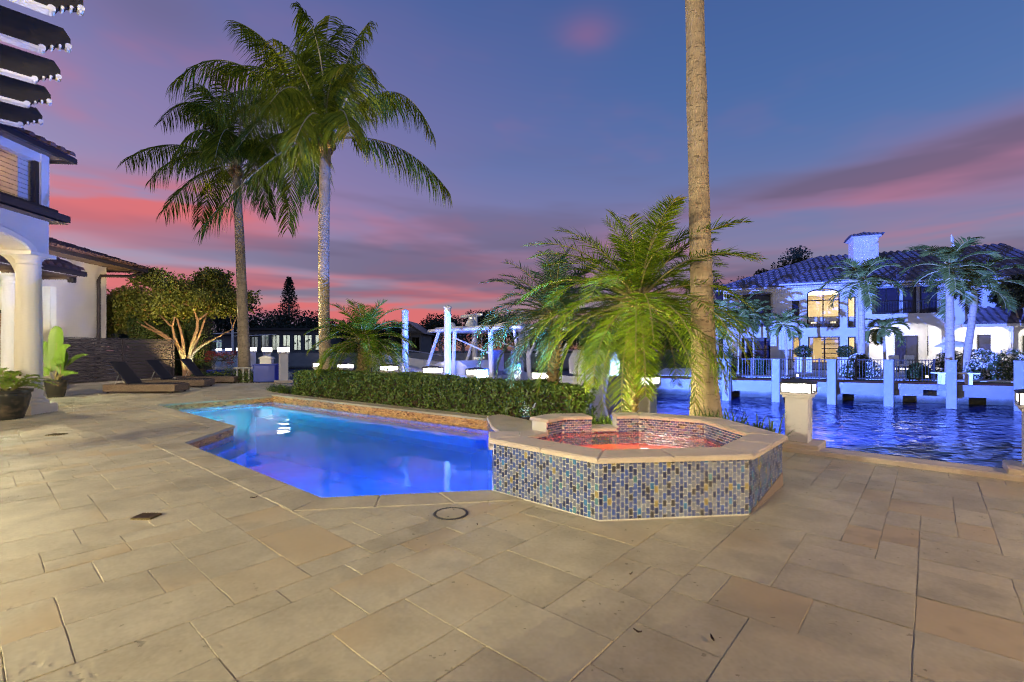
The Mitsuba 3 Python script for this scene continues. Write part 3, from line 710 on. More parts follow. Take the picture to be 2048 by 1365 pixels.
# the stepped shelf between pool coping and spa
P = sg.Polygon([(-0.43, 8.70), (-0.30, 7.6), (-0.12, 6.93), (0.46, 6.93), (0.34, 8.1), (-0.22, 8.95)]).buffer(0)
sh = thing('pool_shelf', 'low stone capped shelf with mosaic face joining the pool coping to the spa', 'ledge')
obj('core', MB().prism(P, -0.3, 0.055), 'm_tile_grout', sh)
obj('cap', MB().prism(P.buffer(0.03, join_style='mitre'), 0.0555, 0.10, 0.012, tone=0.3), 'm_coping', sh)
ft = MB()
for a, b in (((-0.45, 8.72), (-0.30, 7.6)), ((-0.30, 7.6), (-0.12, 6.93))):
    a, b = np.array(a), np.array(b); u = nrm(b - a)
    for v, f, t_ in tile_face(a, b, -0.13, 0.055, 1, np.array([u[1], -u[0]]), vertical=True, lift=0.006): ft.add(v, f, tone=t_)
obj('mosaic_face', ft, 'm_mosaic', sh, kind='stuff')
# a dry leaf lies on the spa coping
c = at(1512, 878, 4.75); 
obj('dry_leaf', MB().add(np.array([[-0.07, 0, 0.4965], [0, -0.02, 0.502], [0.075, 0.005, 0.4975], [0.01, 0.022, 0.505]]) + [2.38, 4.72, 0], [[0, 1, 2, 3]]), 'm_coping', label='pale dry leaf lying on the right corner of the spa coping', cat='leaf')

# ------------------------------------------------------------------ the house on the left (loggia with arches, balcony above) and its wing
e95 = np.array([math.cos(math.radians(95)), math.sin(math.radians(95)), 0.0]); nE = np.array([e95[1], -e95[0], 0.0]); Z = np.array([0, 0, 1.0])
house = thing('house', 'white stucco house with arched loggia and balcony at the left edge', 'house')
C1 = np.array([-10.0, 9.85, 0.0])
def hp(s, w, z=0.0): return C1 + e95 * s + nE * w + Z * z       # s along the loggia front, w towards the pool
SP = 3.25
def column(parent, c, h, r):
    k = obj('column', MB().lathe([(r * 1.02, 0.34), (r, 0.6), (r * 0.985, h * 0.5), (r * 0.88, h - 0.26)], 28, c), 'm_trim', parent, smooth=40)
    obj('column_base', MB().box(c + Z * 0.09, (r * 2.9, r * 2.9, 0.18), math.radians(5)).lathe([(r * 1.40, 0.182), (r * 1.45, 0.22), (r * 1.36, 0.26), (r * 1.16, 0.275), (r * 1.22, 0.31), (r * 1.02, 0.342)], 28, c), 'm_trim', k, smooth=30)
    obj('capital', MB().lathe([(r * 0.885, h - 0.261), (r * 1.0, h - 0.245), (r * 0.9, h - 0.225), (r * 0.92, h - 0.16), (r * 1.2, h - 0.09), (r * 1.3, h - 0.075)], 28, c).box(c + Z * (h - 0.037), (r * 2.75, r * 2.75, 0.074), math.radians(5)), 'm_trim', k, smooth=30)
CH = 3.31
for k in (0, 1, 2, 3, 4): column(house, hp(-SP * k, 0), CH, 0.215)
column(house, np.array([-13.25, 12.6, 0]), 3.3, 0.2)
# arcade wall above the columns, in the plane of the loggia front
def arcade(n, span, r, z0, z1, u0, u1):
    P = sg.box(u0, z0, u1, z1)
    for k in range(n):
        a = np.linspace(0, np.pi, 25); cx = -span * (k + 0.5)
        P = P.difference(sg.Polygon(np.c_[cx + r * np.cos(a), z0 - 0.001 + 0.27 * np.sin(a)]))
    return P
P = arcade(4, SP, SP / 2 - 0.27, CH + 0.001, 4.02, -SP * 4 - 0.4, 0.24)
obj('wall', MB().prism(P, -0.19, 0.19).frame(C1, e95, Z, nE), 'm_stucco', house)
for k in range(4):                                                # raised arch mouldings
    a = np.linspace(0, np.pi, 31); cx = -SP * (k + 0.5); r = SP / 2 - 0.27
    o = np.c_[cx + (r + 0.20) * np.cos(a), CH + 0.004 + 0.42 * np.sin(a)]
    i_ = np.c_[cx + (r + 0.002) * np.cos(a), CH + 0.004 + 0.272 * np.sin(a)]
    obj('arch_moulding', MB().prism(sg.Polygon(np.vstack([o, i_[::-1]])).buffer(0), 0.10, 0.245, 0.02).frame(C1, e95, Z, nE), 'm_trim', house)
# loggia: ceiling, floor step, back wall with doors
obj('loggia_ceiling', MB().prism(sg.Polygon([(-SP * 4 - 0.3, -3.6), (0.2, -3.6), (0.2, -0.2), (-SP * 4 - 0.3, -0.2)]), 3.93, 3.99).frame(C1, e95, nE, Z), 'm_wood_ceiling', house)
for k in range(34): obj('ceiling_board', MB().box((-SP * 4 + 0.2 + k * 0.39, -1.9, 3.915), (0.375, 3.36, 0.022)).frame(C1, e95, nE, Z), 'm_wood_ceiling', house)
bw = sg.box(-SP * 4 - 0.4, 0, 0.3, 3.92)
for k in range(4): bw = bw.difference(sg.box(-SP * (k + 0.5) - 1.0, 0.02, -SP * (k + 0.5) + 1.0, 2.6))
obj('back_wall', MB().prism(bw, -3.85, -3.62).frame(C1, e95, Z, nE), 'm_stucco', house)
nw = sg.box(-3.6, 0, -0.25, 3.92).difference(sg.Polygon([(-3.45, -0.1), (-0.28, -0.1), *[(-1.865 + 1.585 * math.cos(a), 2.85 + 0.75 * math.sin(a)) for a in np.linspace(0, np.pi, 19)]]))
obj('wall', MB().prism(nw, 0.02, 0.2).frame(C1, nE, Z, e95), 'm_stucco', house)
for k in range(4):
    c = -SP * (k + 0.5)
    dk = obj('door', MB().box((c, -3.70, 1.30), (0.07, 0.10, 2.58)).box((c - 0.965, -3.70, 1.30), (0.07, 0.10, 2.58)).box((c + 0.965, -3.70, 1.30), (0.07, 0.10, 2.58)).box((c, -3.70, 2.555), (1.86, 0.09, 0.08)).box((c, -3.70, 0.06), (1.86, 0.09, 0.08)).frame(C1, e95, nE, Z), 'm_dark_frame', house)
    for s in (-0.48, 0.48): obj('pane', MB().add([[c + s - 0.44, -3.7, 0.1], [c + s + 0.44, -3.7, 0.1], [c + s + 0.44, -3.7, 2.515], [c + s - 0.44, -3.7, 2.515]], [[0, 1, 2, 3]]).frame(C1, e95, nE, Z), 'm_glass', dk)
    obj('drape', MB().prism(sg.Polygon([(c + 0.35 + 0.05 * i, -3.98 + 0.03 * (i % 2)) for i in range(12)] + [(c + 0.35 + 0.05 * i, -4.0 + 0.03 * (i % 2)) for i in range(11, -1, -1)]), 0.03, 2.7).frame(C1, e95, nE, Z), 'm_room', house)
room = MB().add([[-SP * 4, -7, 0], [0, -7, 0], [0, -7, 3.4], [-SP * 4, -7, 3.4]], [[0, 1, 2, 3]]).add([[-SP * 4, -7, 3.4], [0, -7, 3.4], [0, -3.86, 3.4], [-SP * 4, -3.86, 3.4]], [[0, 1, 2, 3]])
room.add([[-SP * 4, -7, 0.01], [0, -7, 0.01], [0, -3.86, 0.01], [-SP * 4, -3.86, 0.01]], [[0, 1, 2, 3]]).add([[0, -7, 0], [0, -3.86, 0], [0, -3.86, 3.4], [0, -7, 3.4]], [[0, 1, 2, 3]])
obj('interior', room.frame(C1, e95, nE, Z), 'm_room', house)
obj('parapet', MB().box((-0.2, -2.0, 0.42), (0.16, 1.7, 0.84)).box((-0.2, -2.0, 0.87), (0.26, 1.8, 0.06)).frame(C1, e95, nE, Z), 'm_trim', house)
rw = sg.box(0, 0, 5.6, 3.3).difference(sg.box(0.9, 0.02, 3.2, 2.55))
obj('rear_wall', MB().prism(rw, 0.0, 0.2).frame((-14.55, 15.0, 0), (-1, 0, 0), Z, (0, 1, 0)), 'm_room', house)
rd = obj('rear_door', MB().prism(sg.box(0.9, 0.02, 3.2, 2.55).difference(sg.box(1.0, 0.1, 2.0, 2.45)).difference(sg.box(2.1, 0.1, 3.1, 2.45)), 0.05, 0.12).frame((-14.55, 15.0, 0), (-1, 0, 0), Z, (0, 1, 0)), 'm_dark_frame', house)
for s in (1.0, 2.1): obj('panel', MB().box((-14.55 - s - 0.5, 15.08, 1.27), (0.99, 0.02, 2.34)), 'm_wood_ceiling', rd)
# eave band, balcony and upper roof
def hb(m, s0, s1, w0, w1, z0, z1): return m.box(((s0 + s1) / 2, (w0 + w1) / 2, (z0 + z1) / 2), (s1 - s0, w1 - w0, z1 - z0))
H = lambda m: m.frame(C1, e95, nE, Z)
SL = -SP * 4 - 0.5
obj('gutter', H(hb(hb(MB(), SL, 0.47, 0.30, 0.44, 4.06, 4.20), SL, 0.50, -4.0, 0.295, 4.03, 4.17)), 'm_gutter', house)
obj('soffit', H(hb(MB(), SL, 0.46, 0.195, 0.42, 4.022, 4.028)), 'm_wood_soffit', house)
obj('balcony_floor', H(hb(MB(), SL, 0.36, -4.0, 0.28, 4.172, 4.30)), 'm_dark_frame', house)
obj('balcony_post', H(hb(MB(), 0.06, 0.25, 0.0, 0.19, 4.302, 5.40)), 'm_trim', house)
obj('balcony_beam', H(hb(MB(), SL, 0.06, 0.02, 0.17, 5.22, 5.40)), 'm_trim', house)
for k in range(9): obj('rail_cable', H(hb(MB(), SL, 0.058, 0.098, 0.106, 4.38 + 0.095 * k, 4.388 + 0.095 * k)), 'm_iron', house)
obj('rail_post', H(hb(hb(MB(), -0.03, 0.055, 0.07, 0.15, 4.302, 5.218), -1.6, -1.52, 0.07, 0.15, 4.302, 5.218)), 'm_dark_frame', house)
up = MB(); hb(up, SL, -0.245, -1.75, -1.6, 4.302, 5.42); hb(up, -0.24, 0.055, -4.0, 0.0, 4.302, 5.42)
obj('upper_wall', H(up), 'm_stucco', house)
uw = obj('upper_window', H(hb(hb(hb(MB(), -2.9, -0.45, -1.598, -1.55, 5.1, 5.17), -2.9, -2.83, -1.598, -1.55, 4.31, 5.1), -0.52, -0.45, -1.598, -1.55, 4.31, 5.1)), 'm_dark_frame', house)
obj('umbrella', H(MB().lathe([(0.11, 0.0), (0.09, 0.5), (0.03, 0.72), (0.02, 0.86)], 12).place((-0.55, -0.55, 4.3))), 'm_dark_frame', house)
# roof of the balcony: tiles laid in courses down a hip
def tile_roof(parent, name, poly, zfun, axis_u, axis_v, pitch=0.235, course=0.36, r=0.075, bsdf='m_roof_tile', seed=1, deck_t=0.06, joined=True, limit=300):
    """barrel tiles over a plan polygon: axis_v runs down the slope, zfun gives the height of the roof deck"""
    rg = np.random.default_rng(seed)
    ax, ay = np.asarray(axis_u)[:2], np.asarray(axis_v)[:2]
    P = sg.Polygon(poly); shapely.prepare(P)
    tv, tf = trimesh.creation.triangulate_polygon(P, engine='earcut')
    d = MB().add(np.c_[tv, [zfun(*q) for q in tv]], tf, tone=0.1); d.add(np.c_[tv, [zfun(*q) - deck_t for q in tv]], np.asarray(tf)[:, ::-1], tone=0.1)
    ring = np.array(P.exterior.coords)
    for a, b in zip(ring[:-1], ring[1:]):
        za, zb = zfun(*a), zfun(*b); d.add([[*a, za - deck_t], [*b, zb - deck_t], [*b, zb], [*a, za]], [[0, 1, 2, 3]], tone=0.1)
    key = obj(name, d, bsdf, parent)
    uu, vv = ring @ ax, ring @ ay
    out = []
    for u in np.arange(uu.min() + pitch / 2, uu.max(), pitch):
        for v in np.arange(vv.min(), vv.max(), course):
            c = ax * u + ay * (v + course / 2)
            if not P.contains(sg.Point(*c)): continue
            h = np.array([0.0, course + 0.05]); ang = np.linspace(0, np.pi, 6); vs = []
            for q, s in ((v, 0.88), (v + course + 0.04, 1.06)):
                p = ax * u + ay * q; z = zfun(*p)
                for a in ang:
                    w = p + ax * math.cos(a) * r * s; vs.append([w[0], w[1], z + r * s * math.sin(a) + (0.012 if q > v else -0.01)])
            j = np.arange(5); f = np.stack([j, j + 1, j + 7, j + 6], 1); n0 = len(vs)
            f = np.vstack([f, [[6, 7, 8, 11], [8, 9, 10, 11]]])
            out.append((np.array(vs), f, rg.random(), c))
    out.sort(key=lambda q: -q[3] @ ay - 0.0)
    out.sort(key=lambda q: np.hypot(*q[3]))
    for v, f, t_, _ in out[:limit]: obj('tile', MB().add(v, f, tone=t_), bsdf, key)
    if out[limit:]:
        mb = MB()
        for v, f, t_, _ in out[limit:]: mb.add(v, f, tone=t_)
        obj('tile_field', mb, bsdf, key, kind='stuff')
    return key
a, b, c_, d_ = hp(SL, 0.5)[:2], hp(0.52, 0.5)[:2], hp(-1.6, -1.9)[:2], hp(SL, -1.9)[:2]
zr = lambda x, y: 5.50 + 0.36 * (0.5 - float((np.array([x, y]) - C1[:2]) @ nE[:2]))
tile_roof(house, 'balcony_roof', [a, b, c_, d_], zr, e95, nE, seed=3, limit=60)
obj('roof_gutter', H(hb(hb(MB(), SL, 0.53, 0.44, 0.53, 5.36, 5.47), 0.44, 0.53, -2.0, 0.438, 5.36, 5.47)), 'm_gutter', house)
obj('roof_soffit', H(hb(MB(), SL, 0.45, -1.6, 0.43, 5.405, 5.425)), 'm_wood_soffit', house)
# small tiled lean-to roof beyond the corner column
zr2 = lambda x, y: 3.60 + 0.42 * (-12.55 - x)
lean = tile_roof(house, 'lean_to_roof', [(-12.6, 10.6), (-12.72, 14.05), (-15.2, 14.05), (-15.0, 10.6)], zr2, (0.0, 1.0), (1.0, 0.0), seed=5, limit=80)
obj('lean_to_gutter', MB().bar((-12.52, 10.6, 3.53), (-12.64, 14.1, 3.53), 0.12, 0.14), 'm_gutter', house)
obj('lean_to_soffit', MB().prism(sg.Polygon([(-12.68, 10.65), (-12.78, 14.0), (-14.6, 14.0), (-14.4, 10.65)]), 3.42, 3.46), 'm_wood_soffit', house)
for k in range(3): obj('soffit_beam', MB().box((-13.6, 11.6 + k * 1.1, 3.38), (1.5, 0.1, 0.07)), 'm_wood_soffit', house)

# the wing at the back
wing = thing('house_wing', 'tall plain white stucco wing with dark eave and downspout behind the slatted fence', 'house')
WP = np.array([-17.55, 20.6, 0.0])
W = lambda m: m.frame(WP, e95, nE, Z)
obj('wall', W(hb(MB(), -7.5, 0.0, -6.0, 0.0, 0.0, 4.84)), 'm_stucco', wing)
obj('soffit', W(hb(MB(), -7.5, 1.05, -7.0, 0.92, 4.842, 4.88)), 'm_wood_soffit', wing)
obj('fascia', W(hb(hb(MB(), -7.5, 1.12, 0.925, 0.99, 4.80, 5.02), 1.055, 1.12, -7.0, 0.924, 4.80, 5.02)), 'm_gutter', wing)
a, b, c_, d_ = WP + e95 * -7.5 + nE * 1.0, WP + e95 * 1.13 + nE * 1.0, WP + e95 * -3.0 + nE * -3.2, WP + e95 * -7.5 + nE * -3.2
zr3 = lambda x, y: 5.00 + 0.34 * (1.0 - float((np.array([x, y]) - WP[:2]) @ nE[:2]))
tile_roof(wing, 'roof', [a[:2], b[:2], c_[:2], d_[:2]], zr3, e95, nE, seed=9, limit=100)
zr4 = lambda x, y: 5.00 + 0.34 * (1.13 - float((np.array([x, y]) - WP[:2]) @ e95[:2]))
a, b = WP + e95 * 1.13 + nE * 1.0, WP + e95 * 1.13 + nE * -7.0
tile_roof(wing, 'roof_hip', [a[:2], b[:2], c_[:2]], zr4, -nE, e95, seed=10, limit=0)
ds = MB().tube([WP + e95 * 0.95 + nE * 0.9 + Z * 4.80, WP + e95 * 0.55 + nE * 0.6 + Z * 4.55, WP + e95 * -0.45 + nE * 0.09 + Z * 4.42, WP + e95 * -0.55 + nE * 0.085 + Z * 4.2, WP + e95 * -0.55 + nE * 0.085 + Z * 0.05], 0.062, 10)
obj('downspout', ds, 'm_gutter', wing)

# the bay of the house behind the photographer, its lanterns and added fill lamps (outside the frame)
bay = thing('house_bay', 'white stucco bay of the house behind the photographer', 'house')
obj('wall', MB().prism(sg.Polygon([(-2.25, 0.25), (-1.45, -0.75), (3.6, -1.3), (6.5, -4.5), (-3.0, -7.0)]), 0.0, 5.5), 'm_stucco', bay)
def lantern(c, r, watt, label, wt, h=0.5, spread=0.22, lights=4):
    """four bulbs round a stem, each a small glowing globe with its light"""
    t = thing('hanging_lantern', label, 'lantern')
    c = np.asarray(c, float)
    for q in range(4):
        a = 1.5708 * q + 0.4; b = c + np.array([math.cos(a), math.sin(a), 0]) * spread
        obj('globe', MB().lathe([(0.002, -r), *[(r * math.cos(a_), r * math.sin(a_)) for a_ in np.linspace(-1.4, 1.4, 7)], (0.002, r)], 14, b), 'm_lamp_glass', t, smooth=True, emitter={**lamp_area(warm * 4), 'sampling_weight': 0.0})
        obj('arm', MB().bar(b + Z * (r + 0.02), c + Z * (r + 0.12), 0.02), 'm_dark_frame', t)
        if q >= lights: continue
        o = b + np.array([math.cos(a), math.sin(a), 0]) * 0.05 if lights > 1 else c
        scene[t + '_light_%d' % q] = {'type': 'point', 'position': [float(x) for x in o - Z * (r + 0.03)], 'intensity': rgb(np.asarray(watt) / lights), 'sampling_weight': wt / lights}
    obj('stem', MB().lathe([(0.03, r + 0.08), (0.03, r + 0.14), (0.012, r + 0.15), (0.012, r + h)], 10, c), 'm_dark_frame', t)
warm = np.array([1.0, 0.87, 0.55])
lantern((-12.1, 8.9, 3.30), 0.07, warm * 4.5, 'hanging four bulb lantern in the loggia behind the corner column', 0.9, 0.6, lights=1)
lantern((-11.9, 1.3, 3.30), 0.07, warm * 58, 'hanging four bulb lantern in the loggia outside the frame', 4.0, 0.6, 0.5)
lantern((-8.2, -4.6, 3.05), 0.08, warm * 425, 'four bulb lantern on the house bay behind the photographer', 7.0, 0.45, 0.6)
lantern((6.3, -2.2, 3.05), 0.08, warm * [1.0, 0.80, 0.62] * 118, 'added fill lantern behind the photographer at the right, warming the shaded patio', 2.6, 0.45, 0.5, lights=2)  # unseen lamp added as warm fill for the shaded patio
lantern((-12.1, 10.9, 3.10), 0.07, warm * 36, 'added unseen lantern under the lean-to roof, brightening the far patio', 0.9, 0.35, lights=1)  # lamp added out of view to brighten the patio by the loungers
fl_ = obj('eave_floodlight', MB().add(*rbox((0.16, 0.16, 0.16), 0.02, (-12.85, 13.9, 3.34))), 'm_dark_frame', house)  # added spot, no such source seen; brightens the wing wall
scene['eave_floodlight_beam'] = {'type': 'spot', 'to_world': T().look_at(origin=[-12.92, 13.98, 3.28], target=[-17.5, 18.9, 3.2], up=[0, 0.1, 1]), 'intensity': rgb((118, 98, 78)), 'cutoff_angle': 38.0, 'beam_width': 26.0, 'sampling_weight': 1.5}
lantern((-6.0, 3.3, 2.75), 0.06, warm * 1.6, 'added unseen lantern under the pergola, brightening the rafter undersides', 0.7, 0.7, lights=1)  # lamp added out of view to light the rafters from below
obj('bracket', MB().bar((-8.2, -4.6, 3.58), (-2.7, -5.6, 3.58), 0.06, 0.08), 'm_dark_frame', bay)
# a small lamp in the upper room behind the balcony
up = thing('ceiling_lamp', 'warm ceiling lamp glowing in the room behind the balcony', 'lamp')
obj('panel', H(MB().add([[-2.2, -1.45, 5.395], [-0.4, -1.45, 5.395], [-0.4, -0.65, 5.395], [-2.2, -0.65, 5.395]], [[0, 1, 2, 3]])), 'm_lamp_glass', up, emitter={**lamp_area(np.array([1.0, 0.52, 0.17]) * 8.5), 'sampling_weight': 0.0})

# pergola at the upper left
pg = thing('pergola', 'pergola at upper left, five rafter ends with shade and lit undersides painted in', 'pergola')
eB = nrm(np.array([0.668, 0.744, 0])); eA = np.array([-eB[1], eB[0], 0.0])
zb = 5.15
for k in range(5):
    py = [22, 97, 157, 205, 245][k]; px = [165, 140, 120, 101, 84][k]
    d = (zb + 0.14 - EYE) * FPX / (HOR - py)
    e = np.array([(px - 1024) / FPX * d, d, zb])
    prof = [(0.0, 0.15), (0.0, 0.23), (-0.07, 0.34), (-6.5, 0.34), (-6.5, 0.0), (-0.26, 0.0), (-0.22, 0.02), (-0.20, 0.06), (-0.15, 0.07), (-0.135, 0.11), (-0.07, 0.115)]
    k_ = obj('rafter', MB().prism(sg.Polygon(prof), -0.065, 0.065).frame(e, eB, Z, -eA), 'm_rafter_shaded', pg)
    for sx, sz, sr in ((-0.018, 0.135, 0.034), (-0.10, 0.103, 0.016), (-0.175, 0.058, 0.016), (-0.265, 0.004, 0.036)):
        obj('end_scroll', MB().tube([[sx, sz, -0.0665], [sx, sz, 0.0665]], sr, 12).frame(e, eB, Z, -eA), 'm_white_paint', k_, smooth=40)
    obj('lit_underside', MB().box((-3.39, -0.014, 0), (6.2, 0.036, 0.134)).frame(e, eB, Z, -eA), 'm_white_paint', k_)  # white strip paints the light falling on the rafter underside
b0 = np.array([-5.0, 5.5, zb]) - eB * 2.6 - eA * 0.6; b1 = b0 + eA * 5.2
obj('beam', MB().bar(b0 - Z * 0.19, b1 - Z * 0.19, 0.22, 0.32), 'm_rafter_shaded', pg)
for q in (0.4, 2.6, 4.8):
    c = b0 + eA * q; column(pg, np.array([c[0], c[1], 0]), zb - 0.355, 0.17)

# slatted fence in front of the wing
fen = thing('slatted_fence', 'dark horizontal slat fence behind the three loungers', 'fence')
F0, F1 = np.array([-17.35, 15.6, 0]), np.array([-15.75, 22.1, 0])
u = nrm(F1 - F0); L = np.linalg.norm(F1 - F0); FH = 1.72
rg = np.random.default_rng(2)
for k in range(11): 
    z = 0.065 + k * 0.153
    for j in range(3):
        a, b = F0 + u * (L * j / 3 + 0.05), F0 + u * (L * (j + 1) / 3 - 0.05)
        obj('slat', MB().bar(a + Z * (z + 0.04), b + Z * (z + 0.04), 0.022, 0.138 + rg.normal(0, 0.001)), 'm_fence', fen)
for j in range(4): obj('post', MB().box(F0 + u * L * j / 3 + Z * FH / 2, (0.09, 0.09, FH + 0.02), math.atan2(u[1], u[0])), 'm_fence', fen)
obj('top_rail', MB().bar(F0 + Z * (FH + 0.025), F1 + Z * (FH + 0.025), 0.10, 0.03), 'm_fence', fen)

# ------------------------------------------------------------------ loungers
def lounger(c, rz, label):
    t = thing('sun_lounger', label, 'sun lounger', 'wicker sun loungers in a row along the fence')
    P = lambda m: m.place((c[0], c[1], 0), rz)
    Lg, Wd = 2.05, 0.74
    def panel(x0, x1, y0, y1, z0, z1):
        m = MB(); v, f = rbox((x1 - x0, y1 - y0, z1 - z0), 0.015, ((x0 + x1) / 2, (y0 + y1) / 2, (z0 + z1) / 2))
        uv = np.c_[v[:, 0] + v[:, 1], v[:, 2] + 0.3 * v[:, 1]]
        return m.add(v, f, uv=uv)
    obj('side_panel', P(panel(0, Lg, -Wd / 2, -Wd / 2 + 0.07, 0.05, 0.27)), 'm_wicker', t)
    obj('side_panel', P(panel(0, Lg, Wd / 2 - 0.07, Wd / 2, 0.05, 0.27)), 'm_wicker', t)
    obj('foot_panel', P(panel(Lg - 0.07, Lg + 0.003, -Wd / 2 + 0.072, Wd / 2 - 0.072, 0.05, 0.268)), 'm_wicker', t)
    obj('head_panel', P(panel(-0.003, 0.07, -Wd / 2 + 0.072, Wd / 2 - 0.072, 0.05, 0.268)), 'm_wicker', t)
    obj('seat_sling', P(MB().box((1.30, 0, 0.272), (1.36, Wd - 0.15, 0.016))), 'm_sling', t)
    bk = nrm(np.array([-0.62, 0, 0.78]))
    b0 = np.array([0.66, 0, 0.285]); b1 = b0 + bk * 0.84; nb = np.array([bk[2], 0, -bk[0]])
    k = obj('backrest', P(MB().add(*(lambda v, f: (v, f))(*rbox((0.84, Wd - 0.14, 0.018), 0.006))).frame((b0 + b1) / 2, bk, [0, 1, 0], nb * -1)), 'm_sling', t)
    for s in (-1, 1):
        y = s * (Wd / 2 - 0.055)
        obj('frame_rail', P(MB().bar(b0 + [0, y, 0], b1 + [0, y, 0], 0.03, 0.03)), 'm_gutter', k)
        obj('strut', P(MB().bar(b0 + bk * 0.38 + [0, y * 0.93, -0.01], [0.30, y * 0.93, 0.275], 0.018)), 'm_alu', k)
    for x in (0.12, Lg - 0.12):
        for s in (-1, 1): obj('foot', P(MB().box((x, s * (Wd / 2 - 0.05), 0.026), (0.05, 0.05, 0.05))), 'm_dark_frame', t)
for k, (px, py, lab) in enumerate([(217, 785, 'nearest brown wicker sun lounger with raised dark backrest'), (312, 774, 'middle one of the three brown wicker sun loungers'), (396, 769, 'farthest brown wicker sun lounger, next to the blue flower pot')]):
    c = gp(px, py)
    c = [np.array([-12.15, 14.45]), np.array([-12.65, 16.5]), np.array([-12.75, 18.35])][k]
    lounger(c, math.radians([4, 6, 8][k]), lab)

# ------------------------------------------------------------------ pots
def pot(parent, c, r, h, bsdf, lip=0.04, belly=1.0, name='pot'):
    prof = [(0.02, 0.0), (r * 0.66, 0.0), (r * 0.70, 0.015), (r * 0.86 * belly, h * 0.42), (r * 0.95 * belly, h * 0.75), (r * 0.93, h - lip * 1.2), (r * 1.02, h - lip), (r * 1.03, h - 0.008), (r * 0.99, h), (r * 0.90, h - 0.004), (r * 0.88, h - 0.06)]
    k = obj(name, MB().lathe(prof, 36, c), bsdf, parent, smooth=35)
    obj('soil', MB().lathe([(r * 0.885, h - 0.062), (r * 0.4, h - 0.05), (0.003, h - 0.048)], 24, c), 'm_soil', parent)
    return k
rng = np.random.default_rng(31)
t = thing('fern_pot', 'large dark glazed pot with a bright green fern at the foot of the corner column', 'potted plant')
c = gp(36, 836); c = np.array([-9.62, 9.0, 0.0]); pot(t, c, 0.40, 0.56, 'm_glaze_dark', 0.06)
fr, rb = MB(), MB()
for k in range(26):
    az = rng.uniform(0, 2 * np.pi); L = rng.uniform(0.45, 0.80); el = rng.uniform(0.3, 1.25)
    s = np.linspace(0, 1, 10)[:, None]
    d = np.array([math.cos(az), math.sin(az), 0])
    b = c + [0, 0, 0.5] + d * 0.1
    tip = b + d * L * math.cos(el * 0.8) + Z * (L * math.sin(el) * 0.75 - 0.12)
    mid = b + d * L * 0.38 + Z * L * (0.35 + 0.35 * math.sin(el))
    cv = bezier(b, mid, tip, 12)
    frond(rng, fr, rb, cv, leaf=0.115, n=20, start=0.14, hang=0.18, width=0.034, rad=0.005, vee=0.1, tone=0.55, fwd=0.3, seg=2)
obj('fern_fronds', fr, 'm_fern', t, kind='stuff'); obj('stems', rb, 'm_rib', t)
t = thing('paddle_leaf_pot', 'tall paddle leaved plant in a dark pot behind the corner column', 'potted plant')
c = np.array([-12.55, 13.1, 0.0]); pot(t, c, 0.25, 0.48, 'm_glaze_dark', 0.05)
def paddle(base, mid, tip, w, n=16, droop=0.0):
    cv = bezier(np.asarray(base, float), np.asarray(mid, float), np.asarray(tip, float), n)
    s = np.linspace(0, 1, n); tg = nrm(np.gradient(cv, axis=0)); sd = nrm(np.cross(tg, [0.25, -0.95, 0.25])); nm = np.cross(sd, tg)
    ww = w * np.sin(np.pi * np.clip(0.06 + 0.94 * s ** 0.85, 0, 1)) ** 0.65
    ww[-1] = 0.004; rows, uvs = [], []
    for k, o in enumerate((-1, -0.5, 0, 0.5, 1)):
        rows.append(cv + sd * (ww * o)[:, None] + nm * (ww * (0.22 * o * o))[:, None]); uvs.append(np.c_[s + 0.12 * abs(o), np.full(n, abs(o))])
    v = np.stack(rows, 1).reshape(-1, 3); uv = np.stack(uvs, 1).reshape(-1, 2)
    i, j = np.meshgrid(np.arange(n - 1), np.arange(4), indexing='ij')
    q = np.stack([i * 5 + j, i * 5 + j + 1, (i + 1) * 5 + j + 1, (i + 1) * 5 + j], -1).reshape(-1, 4)
    return v, q, uv
# (stem top, leaf tip, half width), offsets from the pot in metres: right, away, up
for (bx, bz, mx, mz, tx, tz, w, dy) in ((-0.05, 0.55, -0.02, 0.9, 0.02, 1.95, 0.18, 0.05), (0.05, 0.5, 0.1, 0.8, 0.50, 1.42, 0.13, -0.1), (0.02, 0.5, 0.02, 1.1, 0.34, 0.92, 0.13, -0.15), (0.06, 0.5, 0.25, 0.72, 0.72, 0.66, 0.07, -0.1),
                                        (-0.05, 0.5, -0.3, 0.9, -0.6, 1.5, 0.15, 0.15), (0.0, 0.5, 0.3, 1.2, 0.62, 1.16, 0.06, 0.3), (0.0, 0.5, 0.05, 0.9, 0.10, 1.25, 0.14, 0.2), (-0.03, 0.5, -0.2, 0.7, -0.42, 0.8, 0.12, -0.2), (0.02, 0.5, 0.12, 0.7, 0.30, 0.62, 0.11, 0.1)):
    b = c + [bx * 0.4, dy * 0.3, 0.42]; top = c + [bx + (tx - bx) * 0.28, dy * 0.5, bz + (mz - bz) * 0.5]
    v, q, uv = paddle(top, c + [mx, dy * 0.8, max(mz, tz) * 0.98], c + [tx, dy, tz], w)
    k = obj('leaf', MB().add(v, q, uv=uv), 'm_banana', t, smooth=True)
    obj('stalk', MB().tube([b, (b + top) / 2 + [0, 0, 0.05], top, v[2 + 5 * 6]], [0.018, 0.015, 0.012, 0.006], 6), 'm_rib', k)
t = thing('blue_flower_pot', 'shiny cobalt blue bowl pot of red flowers beyond the loungers', 'potted plant')
c = np.array([-12.35, 20.1, 0.0])
obj('pot', MB().lathe([(0.02, 0), (0.22, 0), (0.24, 0.04), (0.42, 0.2), (0.47, 0.36), (0.45, 0.40), (0.47, 0.42), (0.46, 0.44), (0.42, 0.42), (0.40, 0.36)], 32, c), 'm_glaze_blue', t, smooth=35)
obj('soil', MB().lathe([(0.405, 0.37), (0.003, 0.38)], 20, c), 'm_soil', t)
st = MB()
fl = []
